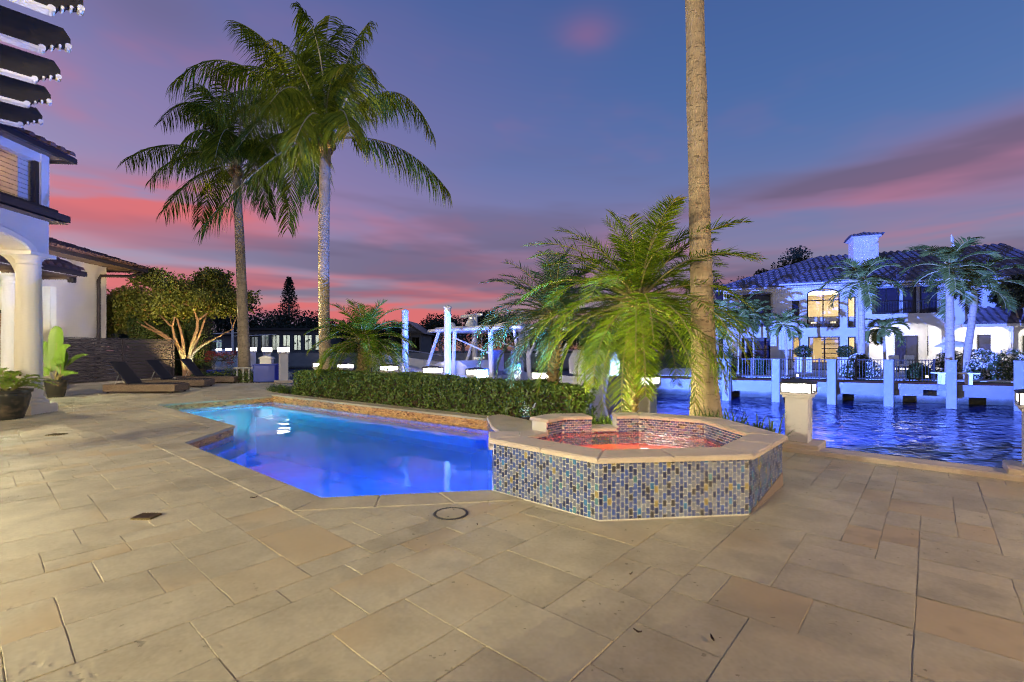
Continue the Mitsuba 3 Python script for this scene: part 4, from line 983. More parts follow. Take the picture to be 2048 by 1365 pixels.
for k in range(14):
    a = rng.uniform(0, 6.28); q = c + [0.22 * math.cos(a), 0.22 * math.sin(a), 0.38]; e = q + [rng.normal(0, 0.28), rng.normal(0, 0.2), rng.uniform(0.35, 0.85)]
    st.tube([q, (q + e) / 2 + [0, 0, 0.08], e], [0.008, 0.006, 0.003], 5); fl.append(e)
obj('stems', st, 'm_bark_grey', t)
fl = np.array(fl)
v, f, uv = leaf_cloud(rng, blob_points(rng, 900, fl, 0.13), 0.055, 0.7); obj('flowers', MB().add(v, f, uv=uv), 'm_red_flower', t, kind='stuff')
v, f, uv = leaf_cloud(rng, blob_points(rng, 700, fl - [0, 0, 0.15], 0.17), 0.06, 0.5); obj('leaves', MB().add(v, f, uv=uv), 'm_hedge_leaf', t, kind='stuff')

# ------------------------------------------------------------------ palms
def palm_from_view(name, label, cat, base, top, r0, r1, fronds, d, mpp, seed, leaf=1.2, n=88, nleaf='m_coco_leaf', extra=None, flare=0.06, wob=0.06):
    """a coconut palm: fronds given by the middle and tip of each rib (metres from the crown: right, up, away)"""
    rg = np.random.default_rng(seed)
    t = thing(name, label, cat)
    base, top = np.asarray(base, float), np.asarray(top, float)
    mid = (base + top) / 2 + [rg.normal(0, 0.12), rg.normal(0, 0.1), 0]
    obj('trunk', ribbed_trunk(rg, [base, mid, top], r0, r1, flare, rings=70, wob=wob, notch=0.05), 'm_palm_bark', t, smooth=45)
    fb = MB()
    for k in range(26):                                            # dry fibre and leaf bases round the heart
        a = rg.uniform(0, 6.28); z = rg.uniform(-0.25, 0.3)
        p = top + [r1 * math.cos(a), r1 * math.sin(a), z]; fb.add(*rbox((0.10, 0.03, 0.30), 0.01, p, a))
    obj('leaf_base', fb, 'm_fibre', t, kind='stuff')
    for k, (mx, mz, my, tx, tz, ty) in enumerate(fronds):
        b = top + [0.10 * np.sign(mx) * min(1, abs(mx)), 0.05 * np.sign(my), 0.12]
        M, E = top + [mx, my, mz], top + [tx, ty, tz]
        cv = bezier(b, 2 * M - 0.5 * (b + E), E, 22)
        lf, rb = MB(), MB()
        frond(rg, lf, rb, cv, leaf=leaf * rg.uniform(0.9, 1.1), n=n, start=0.15, hang=0.85, mess=0.12, width=0.040, rad=0.034, vee=0.0, drop=0.75, wind=(-0.12, 0.05, 0), tone=rg.uniform(0.2, 0.75), fwd=0.35)
        k_ = obj('frond', lf, nleaf, t); obj('rib', rb, 'm_rib_pale', k_, smooth=40)
    for q in range(5 if extra is None else extra):                            # coconuts
        a = q * 1.4; p = top + [0.20 * math.cos(a), 0.20 * math.sin(a), -0.12 - 0.05 * (q % 2)]
        m_ = trimesh.creation.icosphere(2, 0.11); m_.apply_scale([1, 1, 1.25]); m_.apply_translation(p)
        obj('coconut', MB().tm(m_), 'm_boot', t, smooth=True)
    return t
def fr_px(c, d, lst):
    """frond middles and tips read off the photograph, each at its own distance, as offsets from the crown"""
    o = at(c[0], c[1], d); out = []
    for (mx, my, dm, tx, ty, dt) in lst:
        m_, t_ = at(mx, my, d + dm) - o, at(tx, ty, d + dt) - o; out.append((m_[0], m_[2], m_[1], t_[0], t_[2], t_[1]))
    return out
mp = 14.4 / FPX
P1 = [(775, 178, -0.3, 866, 262, -0.6), (792, 288, 0.2, 898, 378, 0.3), (694, 120, 0.3, 738, 40, 0.6), (640, 105, -0.5, 600, 8, -0.8), (565, 115, 0.5, 478, 40, 0.9), (475, 122, -0.6, 342, 168, -1.2),
      (520, 175, 1.0, 385, 235, 1.6), (545, 312, -0.7, 400, 452, -1.3), (598, 300, 1.0, 575, 452, 1.9), (625, 295, 1.5, 640, 395, 2.4), (605, 140, -0.9, 545, 70, -1.9), (668, 130, 0.9, 690, 45, 1.9),
      (660, 165, -1.4, 700, 120, -3.0), (705, 165, -1.0, 728, 120, -2.4), (600, 175, -1.5, 540, 200, -3.0), (715, 200, 1.6, 790, 205, 2.8), (560, 215, 1.2, 470, 300, 2.4), (640, 135, 1.2, 625, 60, 2.4), (570, 150, -0.2, 440, 130, -0.4), (620, 190, 2.0, 570, 150, 3.6), (690, 170, 2.0, 735, 130, 3.6), (650, 120, 0.4, 660, 25, 0.8), (585, 200, 0.2, 480, 215, 0.4), (680, 215, -2.0, 700, 255, -3.8), (630, 220, -2.2, 590, 275, -3.9), (560, 265, 2.0, 500, 345, 3.0)]
palm_from_view('coconut_palm', 'tallest coconut palm behind the pool, its trunk edged with blue light', 'palm tree', (-5.62, 14.4, -0.03), (-5.63, 14.4, 1.33 + 412 * mp), 0.165, 0.155, fr_px((652, 280), 14.4, P1), 14.4, mp, 41)
mp = 19.5 / FPX
P2 = [(350, 285, 0.2, 250, 318, 0.5), (405, 205, 0.8, 320, 240, 1.4), (400, 345, 0.5, 326, 420, 0.8), (445, 235, -0.4, 375, 200, -0.9), (405, 255, -0.8, 340, 320, -1.4), (535, 305, 0.6, 588, 450, 1.0), (520, 290, -0.6, 580, 390, -1.3),
      (480, 240, 0.5, 440, 150, 0.9), (530, 262, 1.4, 600, 300, 2.6), (430, 360, 1.4, 400, 440, 2.4), (485, 235, -1.2, 530, 190, -2.6), (455, 255, -1.6, 430, 310, -3.4), (510, 340, 1.6, 540, 420, 2.8), (470, 225, 1.4, 500, 170, 2.8), (430, 280, 1.8, 370, 330, 3.2), (500, 275, -1.6, 545, 300, -3.2), (440, 215, 0.3, 400, 165, 0.6), (385, 300, -0.6, 300, 355, -1.0)]
palm_from_view('coconut_palm', 'second coconut palm farther left, leaning slightly, with darker fronds', 'palm tree', (-10.95, 19.5, -0.03), (-11.3, 19.5, 1.33 + 358 * mp), 0.23, 0.14, fr_px((472, 335), 19.5, P2), 19.5, mp, 43, leaf=1.3)
PR = [(math.cos(a) * 2.2, 0.9 + 0.5 * math.sin(3 * a), math.sin(a) * 2.2, math.cos(a) * 4.2, -0.6 + 0.9 * math.sin(5 * a), math.sin(a) * 4.2) for a in np.linspace(0.3, 6.3, 15)]
palm_from_view('coconut_palm', 'tall bare palm trunk rising out of the frame behind the spa', 'palm tree', (2.80, 6.85, -0.03), (2.58, 6.9, 11.6), 0.158, 0.108, PR, 6.9, mp, 47, leaf=0.8, flare=0.15, wob=0.12)

def date_palm(label, base, top, r, nf, L, seed, leaf=0.30, tone=0.5, group=None, els=(-34, 84), droop=1.0, leafmat='m_date_leaf', bias=None, n=56):
    rg = np.random.default_rng(seed)
    t = thing('date_palm', label, 'palm tree', group)
    base, top = np.asarray(base, float), np.asarray(top, float)
    mid = base * 0.45 + top * 0.55 + [(top - base)[0] * 0.25, 0, 0]
    tr = ribbed_trunk(rg, [base, mid, top], r, r * 0.92, 0.02, rings=26, n=14)
    obj('trunk', tr, 'm_boot', t, smooth=30)
    bo = MB(); cv = bezier(base, mid, top, 60)
    for k in range(150):                                           # old leaf bases in spirals
        s = k / 150; p = cv[min(59, int(s * 60))]; a = k * 2.4
        o = np.array([math.cos(a), math.sin(a), 0]); 
        bo.bar(p + o * r * 0.82, p + o * (r * 1.22 + 0.03 * s) + Z * 0.055, 0.055, 0.02)
    obj('leaf_base', bo, 'm_boot', t, kind='stuff')
    for k in range(nf):
        u = (k + 0.5) / nf; el = math.radians(els[1] + (els[0] - els[1]) * u ** 0.85) + rg.normal(0, 0.10); az = k * 2.39996 + rg.normal(0, 0.2)
        l = L * rg.uniform(0.85, 1.12) * (0.76 + 0.24 * math.cos(el))
        if bias is not None: az += bias * math.sin(az)
        s = np.linspace(0, 1, 18); e = el - droop * (1.25 * s ** 1.6) * (0.55 + 0.45 * math.cos(el)); 
        step = np.stack([np.cos(e) * math.cos(az), np.cos(e) * math.sin(az), np.sin(e)], 1) * l / 17
        cvf = top + [0, 0, 0.05] + np.cumsum(step, 0)
        lf, rb = MB(), MB()
        frond(rg, lf, rb, cvf, leaf=leaf, n=n, start=0.12, hang=0.30, width=0.0145, mess=0.09, rad=0.012, vee=0.25, tone=np.clip(tone + rg.normal(0, 0.15), 0.1, 0.9), fwd=0.5, seg=2, drop=0.15)
        k_ = obj('frond', lf, leafmat, t); obj('rib', rb, 'm_rib', k_, smooth=40)
    for q in range(4):
        a = q * 1.7 + 0.4; b = top + [0.06 * math.cos(a), 0.06 * math.sin(a), 0.05]
        obj('fruit_stalk', MB().tube(bezier(b, b + [0.28 * math.cos(a), 0.28 * math.sin(a), 0.22], b + [0.36 * math.cos(a), 0.36 * math.sin(a), -0.12], 8), 0.008, 5), 'm_rib', t)
    return t
date_palm('bushy date palm leaning over the spa back, its fronds lit yellow green', (1.80, 7.42, -0.02), (1.96, 7.45, 2.02), 0.105, 84, 1.92, 51, leaf=0.34, tone=0.6, n=60)
date_palm('date palm half behind the leaning one, its left fronds lit electric blue', (0.72, 8.75, -0.02), (0.80, 8.78, 1.85), 0.10, 58, 1.55, 53, leaf=0.31, tone=0.5, n=54, leafmat='m_bluelit_leaf', els=(-20, 85))
date_palm('small date palm behind the middle of the hedge, green left and blue right', (-4.20, 13.15, -0.02), (-4.08, 13.1, 1.50), 0.11, 62, 1.46, 57, leaf=0.32, tone=0.5, n=46, els=(-25, 85))

# ------------------------------------------------------------------ hedge, ground cover and shrubs
def hedge(name, label, line, hw, h, n, size, bsdf, seed, cat='hedge'):
    rg = np.random.default_rng(seed)
    t = thing(name, label, cat)
    ln = sg.LineString(line); w = np.asarray(hw)
    L = ln.length; pts, nm = [], []
    s = rg.random(n) * L; face = rg.random(n)
    P = np.array([ln.interpolate(x).coords[0] for x in np.linspace(0, L, 200)]); Tn = nrm(np.gradient(P, axis=0)); Nn = np.c_[-Tn[:, 1], Tn[:, 0]]
    i = np.clip((s / L * 199).astype(int), 0, 199); c, nn, tt = P[i], Nn[i], Tn[i]
    hwid = w[0] + (w[1] - w[0]) * s / L
    lump = 0.07 * (meshkit.fbm(np.c_[c * 2.2, s * 0], 3, seed) - 0.5) * 2
    z = np.where(face < 0.42, h + lump - rg.random(n) ** 2 * 0.12, rg.random(n) ** 0.8 * (h + lump)); o = np.where(face < 0.42, rg.uniform(-1, 1, n), np.where(face < 0.86, -1, 1) * (1 - rg.random(n) ** 2 * 0.35))
    o = o * (1 + 0.12 * (meshkit.noise(np.c_[c * 5, z * 5], seed) - 0.5) * 2) * np.where(z > h - 0.1, 0.93, 1)
    end = rg.random(n) < 0.05
    p = np.c_[c + nn * (o * hwid)[:, None], z]
    N = np.where((face < 0.42)[:, None], [0, 0, 1.0], np.c_[nn * np.sign(o)[:, None], np.full(n, 0.35)])
    k = rg.random(n) < 0.06
    p[k, 2] += rg.random(k.sum()) * 0.05
    ends = rg.random(n) < 0.06
    e1 = np.where(rg.random(n) < 0.5, 0, 199)
    p[ends] = np.c_[P[e1[ends]] + Tn[e1[ends]] * np.where(e1[ends] > 0, 0.12, -0.12)[:, None] * rg.random((ends.sum(), 1)) + Nn[e1[ends]] * (rg.uniform(-1, 1, ends.sum()) * w[0])[:, None], rg.random(ends.sum()) * h]
    v, f, uv = leaf_cloud(rg, p, size, 0.52, 0.3, 0.10, normals=N * 0.8)
    obj('foliage', MB().add(v, f, uv=uv), bsdf, t, kind='stuff')
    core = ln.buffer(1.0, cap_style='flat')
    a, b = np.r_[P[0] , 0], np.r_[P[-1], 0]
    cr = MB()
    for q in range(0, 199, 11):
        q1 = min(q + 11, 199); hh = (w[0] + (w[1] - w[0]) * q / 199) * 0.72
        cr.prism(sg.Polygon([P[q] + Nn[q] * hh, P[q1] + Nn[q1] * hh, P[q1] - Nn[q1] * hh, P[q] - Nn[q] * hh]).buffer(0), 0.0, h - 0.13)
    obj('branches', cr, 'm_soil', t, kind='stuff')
    return t
hedge('clipped_hedge', 'clipped green hedge between the pool and the canal lanterns', [sw(12.25, -0.98)[:2], sw(9.0, -0.72)[:2], sw(6.0, -0.52)[:2], sw(3.2, -0.50)[:2]], (0.42, 0.27), 0.71, 26000, 0.076, 'm_hedge_leaf', 61)
hedge('tall_hedge', 'tall dark hedge rising behind the slatted fence', [(-18.6, 23.6), (-15.6, 24.4)], (0.8, 0.8), 3.05, 26000, 0.11, 'm_clip_leaf', 62)

def tuft(rg, mb, c, n, h, spread, w=0.012, tone=None):
    for k in range(n):
        a = rg.uniform(0, 6.28); r = rg.random() * spread * 0.35; b = np.asarray(c) + [r * math.cos(a), r * math.sin(a), 0]
        l = h * rg.uniform(0.6, 1.15); d = np.array([math.cos(a), math.sin(a), 0]); out = spread * rg.uniform(0.4, 1.2)
        cv = bezier(b, b + Z * l * 0.8 + d * out * 0.3, b + d * out + Z * l * rg.uniform(0.35, 0.95), 6)
        sd = nrm(np.cross(d, Z)) * w * np.array([1, 1, 0.9, 0.7, 0.45, 0.08])[:, None]
        v = np.stack([cv - sd, cv + sd], 1).reshape(-1, 3); i = np.arange(5) * 2
        tn = rg.random()
        mb.add(v, np.stack([i, i + 1, i + 3, i + 2], 1), uv=np.tile([[tn, 0.5]], (12, 1)))
rg = np.random.default_rng(71)
def border(label, pts, h, spread, n, w=0.011, bsdf='m_hedge_leaf', name='border_grass', cat='grass plants'):
    mb = MB()
    for c in pts: tuft(rg, mb, c, n, h * rg.uniform(0.8, 1.2), spread, w)
    return obj(name, mb, bsdf, label=label, cat=cat, kind='stuff')
border('strappy grass plants along the seawall right of the palm trunk', [np.array([2.5 + 0.85 * s, 6.42 - 0.20 * s + rg.normal(0, 0.06), -0.02]) for s in np.linspace(0, 1, 16)], 0.56, 0.30, 26)
border('low grassy plants at the foot of the date palms', [np.r_[sw(s, -0.55 + rg.normal(0, 0.16)), -0.02] for s in np.linspace(1.6, 3.0, 22)], 0.34, 0.26, 20)
border('spiky ground cover at the left end of the hedge', [np.r_[sw(s, -1.15 + rg.normal(0, 0.25)), -0.02] for s in np.linspace(12.4, 14.6, 34)], 0.26, 0.24, 22)
def shrub(name, label, c, blobs, n, size, bsdf='m_hedge_leaf', cat='shrub', group=None, stems=True, flowers=None, squash=0.85, tone=None):
    t = thing(name, label, cat, group); c = np.asarray(c, float)
    cs = np.array([c + b[:3] for b in np.asarray(blobs, float)]); rs = np.array([b[3] for b in blobs])
    p = blob_points(rg, n, cs, rs, squash); p = p[p[:, 2] > c[2] + 0.01]
    v, f, uv = leaf_cloud(rg, p, size, 0.5, 0.4, 0.1, normals=nrm(p - cs.mean(0)) * 0.6)
    obj('foliage', MB().add(v, f, uv=uv), bsdf, t, kind='stuff')
    if stems:
        st = MB()
        for q in cs: st.tube([c, (c + q) / 2 + [0.02, 0, 0], q], [0.02, 0.014, 0.006], 6)
        obj('stems', st, 'm_bark_grey', t)
    if flowers:
        p = blob_points(rg, flowers[0], cs, rs * 1.03, squash, 0.1); v, f, uv = leaf_cloud(rg, p, flowers[1], 0.8, 0.6)
        obj('flowers', MB().add(v, f, uv=uv), flowers[2], t, kind='stuff')
    return t
shrub('low_shrub', 'rounded green shrub at the foot of the far coconut palm', (-11.0, 18.9, 0), [(-0.8, 0, 0.1, 0.42), (-0.2, 0.1, 0.15, 0.48), (0.5, 0, 0.12, 0.42), (-1.5, 0.2, 0.08, 0.4), (0.95, 0.1, 0.05, 0.3)], 5200, 0.075)

# ------------------------------------------------------------------ the uplit tree beyond the fence
def branchy(rg, mb, p, d, l, r, depth, tips, bend=0.5, up=0.25, split=(2, 3), shrink=0.72):
    n = 6; pts = [p]; dd = nrm(d)
    for k in range(n):
        dd = nrm(dd + rg.normal(0, 0.12, 3) + Z * up * 0.2); pts.append(pts[-1] + dd * l / n)
    mb.tube(pts, np.linspace(r, r * 0.66, n + 1), 8 if depth > 1 else 5, cap=depth == 0)
    if depth == 0: tips.append(pts[-1]); tips.append(pts[-3]); return
    for k in range(rg.integers(split[0], split[1] + 1)):
        nd = nrm(dd + rg.normal(0, bend, 3)); branchy(rg, mb, pts[-1], nd, l * shrink * rg.uniform(0.8, 1.15), r * 0.62, depth - 1, tips, bend, up, split, shrink)
    if depth <= 2: tips.append(pts[-1])
def tree(name, label, base, limbs, depth, leaves, size, rad, bark='m_gumbo', leaf='m_tree_leaf', seed=1, cat='tree', group=None, squash=0.75, r=0.16, bend=0.5, l=1.3, trunk=None):
    r0 = r
    rg_ = np.random.default_rng(seed); t = thing(name, label, cat, group); tips = []; mb = MB(); base = np.asarray(base, float)
    for lim in limbs:
        r = r0
        if not isinstance(lim[-1], tuple): r, lim = lim[-1], lim[:-1]
        pts = [base + np.asarray(q, float) for q in lim]
        mb.tube(bezier(pts[0], pts[1], pts[2], 10) if len(pts) == 3 else pts, np.linspace(r, r * 0.6, 10 if len(pts) == 3 else len(pts)), 10)
        branchy(rg_, mb, pts[-1], pts[-1] - pts[-2], l, r * 0.55, depth, tips, bend)
    obj('trunk', mb, bark, t, smooth=50)
    p = blob_points(rg_, leaves, np.array(tips), rad * rg_.uniform(0.6, 1.2, len(tips)), squash, 0.8)
    v, f, uv = leaf_cloud(rg_, p, size, 0.62, 0.5, 0.1)
    obj('crown', MB().add(v, f, uv=uv), leaf, t, kind='stuff')
    return t
tree('shade_tree', 'spreading tree with orange uplit branches beyond the fence end', (-15.45, 22.7, 0), [
    [(-0.12, 0, 0), (-0.12, 0, 0.7), (-0.45, 0.0, 1.4), 0.14], [(0.12, 0.0, 0), (0.02, 0, 0.8), (0.22, 0.05, 1.7), 0.16], [(0.10, 0, 0.95), (0.5, 0, 1.45), (1.1, 0.1, 1.75), 0.085],
    [(-0.16, 0.05, 0.9), (-0.6, 0.1, 1.7), (-1.6, 0.2, 2.2), 0.085], [(0.1, 0.05, 1.1), (0.35, 0.3, 1.9), (0.45, 0.4, 2.5), 0.08], [(-0.2, 0.0, 1.0), (-0.35, 0.2, 2.0), (-0.75, 0.3, 2.8), 0.08], [(-0.3, 0.0, 1.3), (-1.1, 0.2, 1.9), (-2.5, 0.3, 2.5), 0.07]],
    3, 36000, 0.15, 0.60, seed=74, r=0.16, l=1.05, bend=0.62)
t = thing('tree_uplight', 'small warm garden spotlight at the foot of the uplit tree', 'garden light')
def spot_light(t, c, target, inten, cut, beam, wt=1.4, col=(4.0, 2.6, 1.2)):
    c = np.asarray(c, float)
    obj('housing', MB().lathe([(0.05, 0.0), (0.05, 0.12), (0.06, 0.14)], 12, c), 'm_iron', t)
    obj('lens', MB().lathe([(0.052, 0.13), (0.002, 0.132)], 12, c), 'm_lamp_glass', t, emitter={**lamp_area(col), 'sampling_weight': 0.0})
    scene[t + '_beam'] = {'type': 'spot', 'to_world': T().look_at(origin=[float(x) for x in c + Z * 0.17], target=[float(x) for x in target], up=[0.1, 0, 1]), 'intensity': rgb(inten), 'cutoff_angle': float(cut), 'beam_width': float(beam), 'sampling_weight': wt}
spot_light(t, (-14.75, 21.9, 0), (-15.5, 22.9, 3.0), (56, 38, 14), 58, 38, 1.8)
for c, tg, w, cut, lab in (((-6.55, 14.35, 0), (-5.62, 14.4, 6.5), (340, 250, 115), 19, 'added spotlight in the bed end brightening the tallest coconut palm'), ((-11.9, 18.75, 0), (-11.1, 19.5, 6.8), (400, 270, 125), 21, 'added spotlight brightening the second coconut palm'), ((1.02, 6.72, 0), (1.95, 7.45, 1.8), (24, 22, 9), 64, 'added hidden spotlight behind the spa brightening the leaning date palm')):
    t = thing('added_palm_light', lab, 'garden light'); spot_light(t, c, tg, w, cut, cut * 0.6, 2.2)  # hidden lamps added to brighten trunks and crowns

# ------------------------------------------------------------------ lantern posts along the seawall
GLOW = np.array([1.0, 0.96, 0.86]) * 6.5
def lantern_post(c, h, label, group, rz, big=1.0, lamp_h=0.105, glow=1.0):
    t = thing('lantern_post', label, 'lamp post', group)
    c = np.r_[np.asarray(c, float)[:2], 0.0]; w = 0.27 * big
    P = lambda m: m.place(c, rz)
    hb_ = h - 0.095 - lamp_h
    obj('plinth', P(MB().add(*rbox((w * 2.0, w * 2.0, 0.10), 0.012, (0, 0, 0.06)))), 'm_coping', t)
    obj('pillar', P(MB().add(*rbox((w, w, hb_ - 0.11), 0.008, (0, 0, 0.11 + (hb_ - 0.11) / 2)))), 'm_post', t)
    obj('cornice', P(MB().add(*rbox((w * 1.20, w * 1.20, 0.035), 0.006, (0, 0, hb_ + 0.018))).add(*rbox((w * 1.36, w * 1.36, 0.03), 0.006, (0, 0, hb_ + 0.051)))), 'm_post', t)
    z0 = hb_ + 0.068; g_ = w * 1.32; zr = z0 + 0.019 + lamp_h
    obj('lantern_glass', P(MB().add(*rbox((g_ - 0.02, g_ - 0.02, lamp_h), 0.01, (0, 0, z0 + 0.0095 + lamp_h / 2)))), 'm_lamp_glass', t, emitter={**lamp_area(GLOW * glow), 'sampling_weight': 0.0})
    fr = MB()
    for z in (z0 + 0.004, z0 + 0.024, z0 + 0.013 + lamp_h):
        for s in (-1, 1): fr.box((0, s * g_ / 2, z), (g_ + 0.012, 0.010, 0.009)).box((s * g_ / 2, 0, z), (0.010, g_ - 0.011, 0.009))
    for sx in (-1, 1):
        for sy in (-1, 1): fr.box((sx * g_ / 2, sy * g_ / 2, z0 + 0.0085 + lamp_h / 2), (0.012, 0.012, lamp_h))
    obj('frame', P(fr), 'm_iron', t)
    obj('roof', P(MB().lathe([(g_ * 0.76, zr + 0.001), (g_ * 0.70, zr + 0.016), (g_ * 0.2, zr + 0.041), (0.002, zr + 0.044)], 4, tone=0.3, a0=math.pi / 4, a1=math.pi / 4 + 2 * math.pi).lathe([(0.002, zr), (g_ * 0.76, zr + 0.001)], 4, tone=0.3, a0=math.pi / 4, a1=math.pi / 4 + 2 * math.pi)), 'm_iron', t)
    return t
rzp = math.atan2(SWD[1], SWD[0])
POSTS = [(-2.15, 'lantern post cut by the right edge of the frame'), (0.03, 'large lantern post right of the spa, standing before the water'), (2.22, 'lantern post between the leaning date palm and the tall palm trunk'),
         (4.33, 'lantern post half hidden by the date palm fronds over the hedge'), (6.2, 'lantern post behind the hedge in front of the boat stern'), (7.75, 'lantern post behind the hedge below the boat windshield'),
         (9.6, 'lantern post behind the hedge right under the small date palm'), (11.9, 'lantern post behind the hedge left of the small date palm trunk'), (13.5, 'lantern post at the left end of the hedge')]
for k, (s, lab) in enumerate(POSTS):
    lantern_post(sw(s, -0.02), 0.885, lab, 'low lantern posts along the seawall', rzp, 1.0)
left_posts = [(-8.9, 18.5), (-10.35, 20.9), (-11.95, 23.35), (-13.4, 25.6), (-14.8, 27.7), (-16.3, 29.8), (-18.3, 32.0), (-20.3, 34.3)]
ords = ['nearest tall lantern pillar of the left row, beside the dark water', 'second tall lantern pillar of the left row, behind the blue dock bin', 'third tall lantern pillar of the left row, right of the far coconut palm', 'fourth tall lantern pillar of the left row, partly behind the far coconut palm', 'fifth tall lantern pillar of the left row', 'sixth tall lantern pillar of the left row', 'seventh tall lantern pillar of the left row', 'last tall lantern pillar of the left row, beside the uplit tree']
xs = [567, 537, 508, 480, 457, 438, 421, 403]
for k, px in enumerate([567, 534, 505, 480, 457, 438, 421, 404]):
    a, b = np.array([-8.9, 18.5]), np.array([-21.0, 35.0]); kx = (px - 1024) / FPX
    s = (a[0] - kx * a[1]) / (kx * (b[1] - a[1]) - (b[0] - a[0])); c = a + (b - a) * s
    lantern_post(c, 1.40, ords[k], 'tall lantern pillars along the left dock', math.radians(32), 1.12, 0.17, 1.0)

# blue dock bin, white dock box and railing by the first pillar
t = thing('dock_bin', 'cobalt blue storage bin beside the nearest tall lantern pillar', 'bin')
c = np.array([-9.75, 18.9, 0])
obj('body', MB().add(*rbox((0.80, 0.6, 0.68), 0.03, c + [0, 0, 0.36], 0.2)), 'm_blue_box', t)
obj('rim', MB().add(*rbox((0.84, 0.64, 0.05), 0.015, c + [0, 0, 0.70], 0.2)), 'm_blue_box', t)
t = thing('dock_box', 'small white gabled box standing on the blue dock bin', 'box')
k = obj('body', MB().add(*rbox((0.42, 0.34, 0.2), 0.01, c + [0.0, 0.02, 0.83], 0.2)), 'm_white_paint', t)
obj('lid', MB().prism(sg.Polygon([(-0.27, 0), (0.27, 0), (0.20, 0.07), (0, 0.13), (-0.20, 0.07)]), -0.2, 0.2).frame(c + [0, 0.02, 0.935], rotz(0.2)[:, 0], Z, rotz(0.2) @ np.array([0, -1.0, 0])), 'm_white_paint', t)
t = thing('dock_rail', 'white post and rail beside the blue dock bin', 'railing')
for k in range(5): obj('picket', MB().box((-10.75 + 0.22 * k, 18.62 + 0.03 * k, 0.30), (0.045, 0.045, 0.60)), 'm_concrete', t)
obj('rail', MB().bar((-10.9, 18.6, 0.58), (-9.6, 18.78, 0.58), 0.04, 0.05), 'm_concrete', t)
obj('top_rail', MB().bar((-16.0, 21.4, 0.86), (-10.9, 18.6, 0.86), 0.03, 0.03), 'm_iron', t)

# ------------------------------------------------------------------ boat on its lift
BU, BN = np.r_[SWD, 0], np.r_[SWN, 0]
boat = thing('boat', 'white centre console fishing boat with hardtop, hanging in a lift behind the hedge', 'boat')
LIFTS = [(8.41, 1.0, 2.45, 'front lift piling before the boat windshield'), (10.33, 1.0, 2.45, 'front lift piling before the boat bow'), (8.84, 4.5, 2.53, 'rear lift piling seen through the date palm fronds'), (11.05, 4.5, 2.55, 'rear lift piling rising behind the boat hardtop')]
for s, o, h, lab in LIFTS:
    c = np.r_[sw(s, o), 0]
    t = thing('lift_piling', lab, 'piling', 'pale pilings of the boat lift')
    obj('shaft', MB().tube([c - Z * 3.0, c + Z * (h - 0.04)], 0.095, 14), 'm_white_paint', t, smooth=40)
    obj('cap', MB().lathe([(0.11, h - 0.05), (0.11, h), (0.02, h + 0.05)], 14, (c[0], c[1], 0)), 'm_white_paint', t)
def bp(s, o, z): return np.r_[sw(s, o), 0] + Z * z
# hull: sections along the keel, x from stern (0) to bow (1)
NS, LB, BEAM = 26, 9.6, 2.7
secs = []
for k in range(NS):
    x = k / (NS - 1)
    half = BEAM / 2 * (1 - max(0, (x - 0.45) / 0.55) ** 2.4) * (0.94 + 0.06 * min(1, x * 4)); half = max(half, 0.02)
    sheer = 0.52 + 0.62 * x ** 1.8; keel = -0.75 + 0.95 * max(0, (x - 0.62) / 0.38) ** 2.2; ch = keel + 0.30 + 0.32 * x
    ch = min(ch, sheer - 0.18); hc = half * (0.86 - 0.38 * max(0, (x - 0.4) / 0.6) ** 1.5)
    secs.append([(0, keel), (hc * 0.55, keel + (ch - keel) * 0.62), (hc, ch), ((hc + half) / 2 * 1.02, (ch + sheer) / 2), (half, sheer - 0.05), (half * 1.02, sheer), (half * 0.93, sheer + 0.012), (half * 0.90, sheer - 0.06), (half * 0.88, min(sheer - 0.5, 0.1 + 0.5 * x)), (0, min(sheer - 0.5, 0.1 + 0.5 * x))])
S0 = 5.35; OFF = 2.75
hull = MB()
for sd in (-1, 1):
    v = np.array([[bp(S0 + LB * k / (NS - 1) + (0.0 if j < 3 else 0.0), OFF + sd * y, z) for j, (y, z) in enumerate(sec)] for k, sec in enumerate(secs)]).reshape(-1, 3)
    mj = len(secs[0]); i, j = np.meshgrid(np.arange(NS - 1), np.arange(mj - 1), indexing='ij')
    q = np.stack([i * mj + j, (i + 1) * mj + j, (i + 1) * mj + j + 1, i * mj + j + 1], -1).reshape(-1, 4)
    hull.add(v, q if sd > 0 else q[:, ::-1])
    hull.add(v[:mj], [[0, k, k + 1] for k in range(1, mj - 1)])
obj('hull', hull, 'm_gelcoat', boat, smooth=35)
rr = MB()
obj('rub_rail', MB().tube([bp(S0 + LB * k / (NS - 1), OFF - secs[k][5][0] - 0.012, secs[k][5][1] - 0.05) for k in range(NS)], 0.022, 6), 'm_white_paint', boat)
B = lambda m: m.frame(bp(S0, OFF, 0.0), BU, -BN, Z)      # boat space: x forward, y towards the pool, z up
obj('console', B(MB().prism(sg.Polygon([(3.35, 0.1), (5.35, 0.1), (5.1, 0.82), (4.55, 0.95), (3.9, 0.98), (3.4, 0.75)]), -0.62, 0.62, 0.04).frame((0, 0, 0), [1, 0, 0], [0, 0, 1], [0, -1, 0])), 'm_gelcoat', boat)
obj('forward_seat', B(MB().prism(sg.Polygon([(5.36, 0.1), (6.25, 0.1), (6.25, 0.42), (5.6, 0.45), (5.4, 0.80)]), -0.5, 0.5, 0.05).frame((0, 0, 0), [1, 0, 0], [0, 0, 1], [0, -1, 0])), 'm_gelcoat', boat)
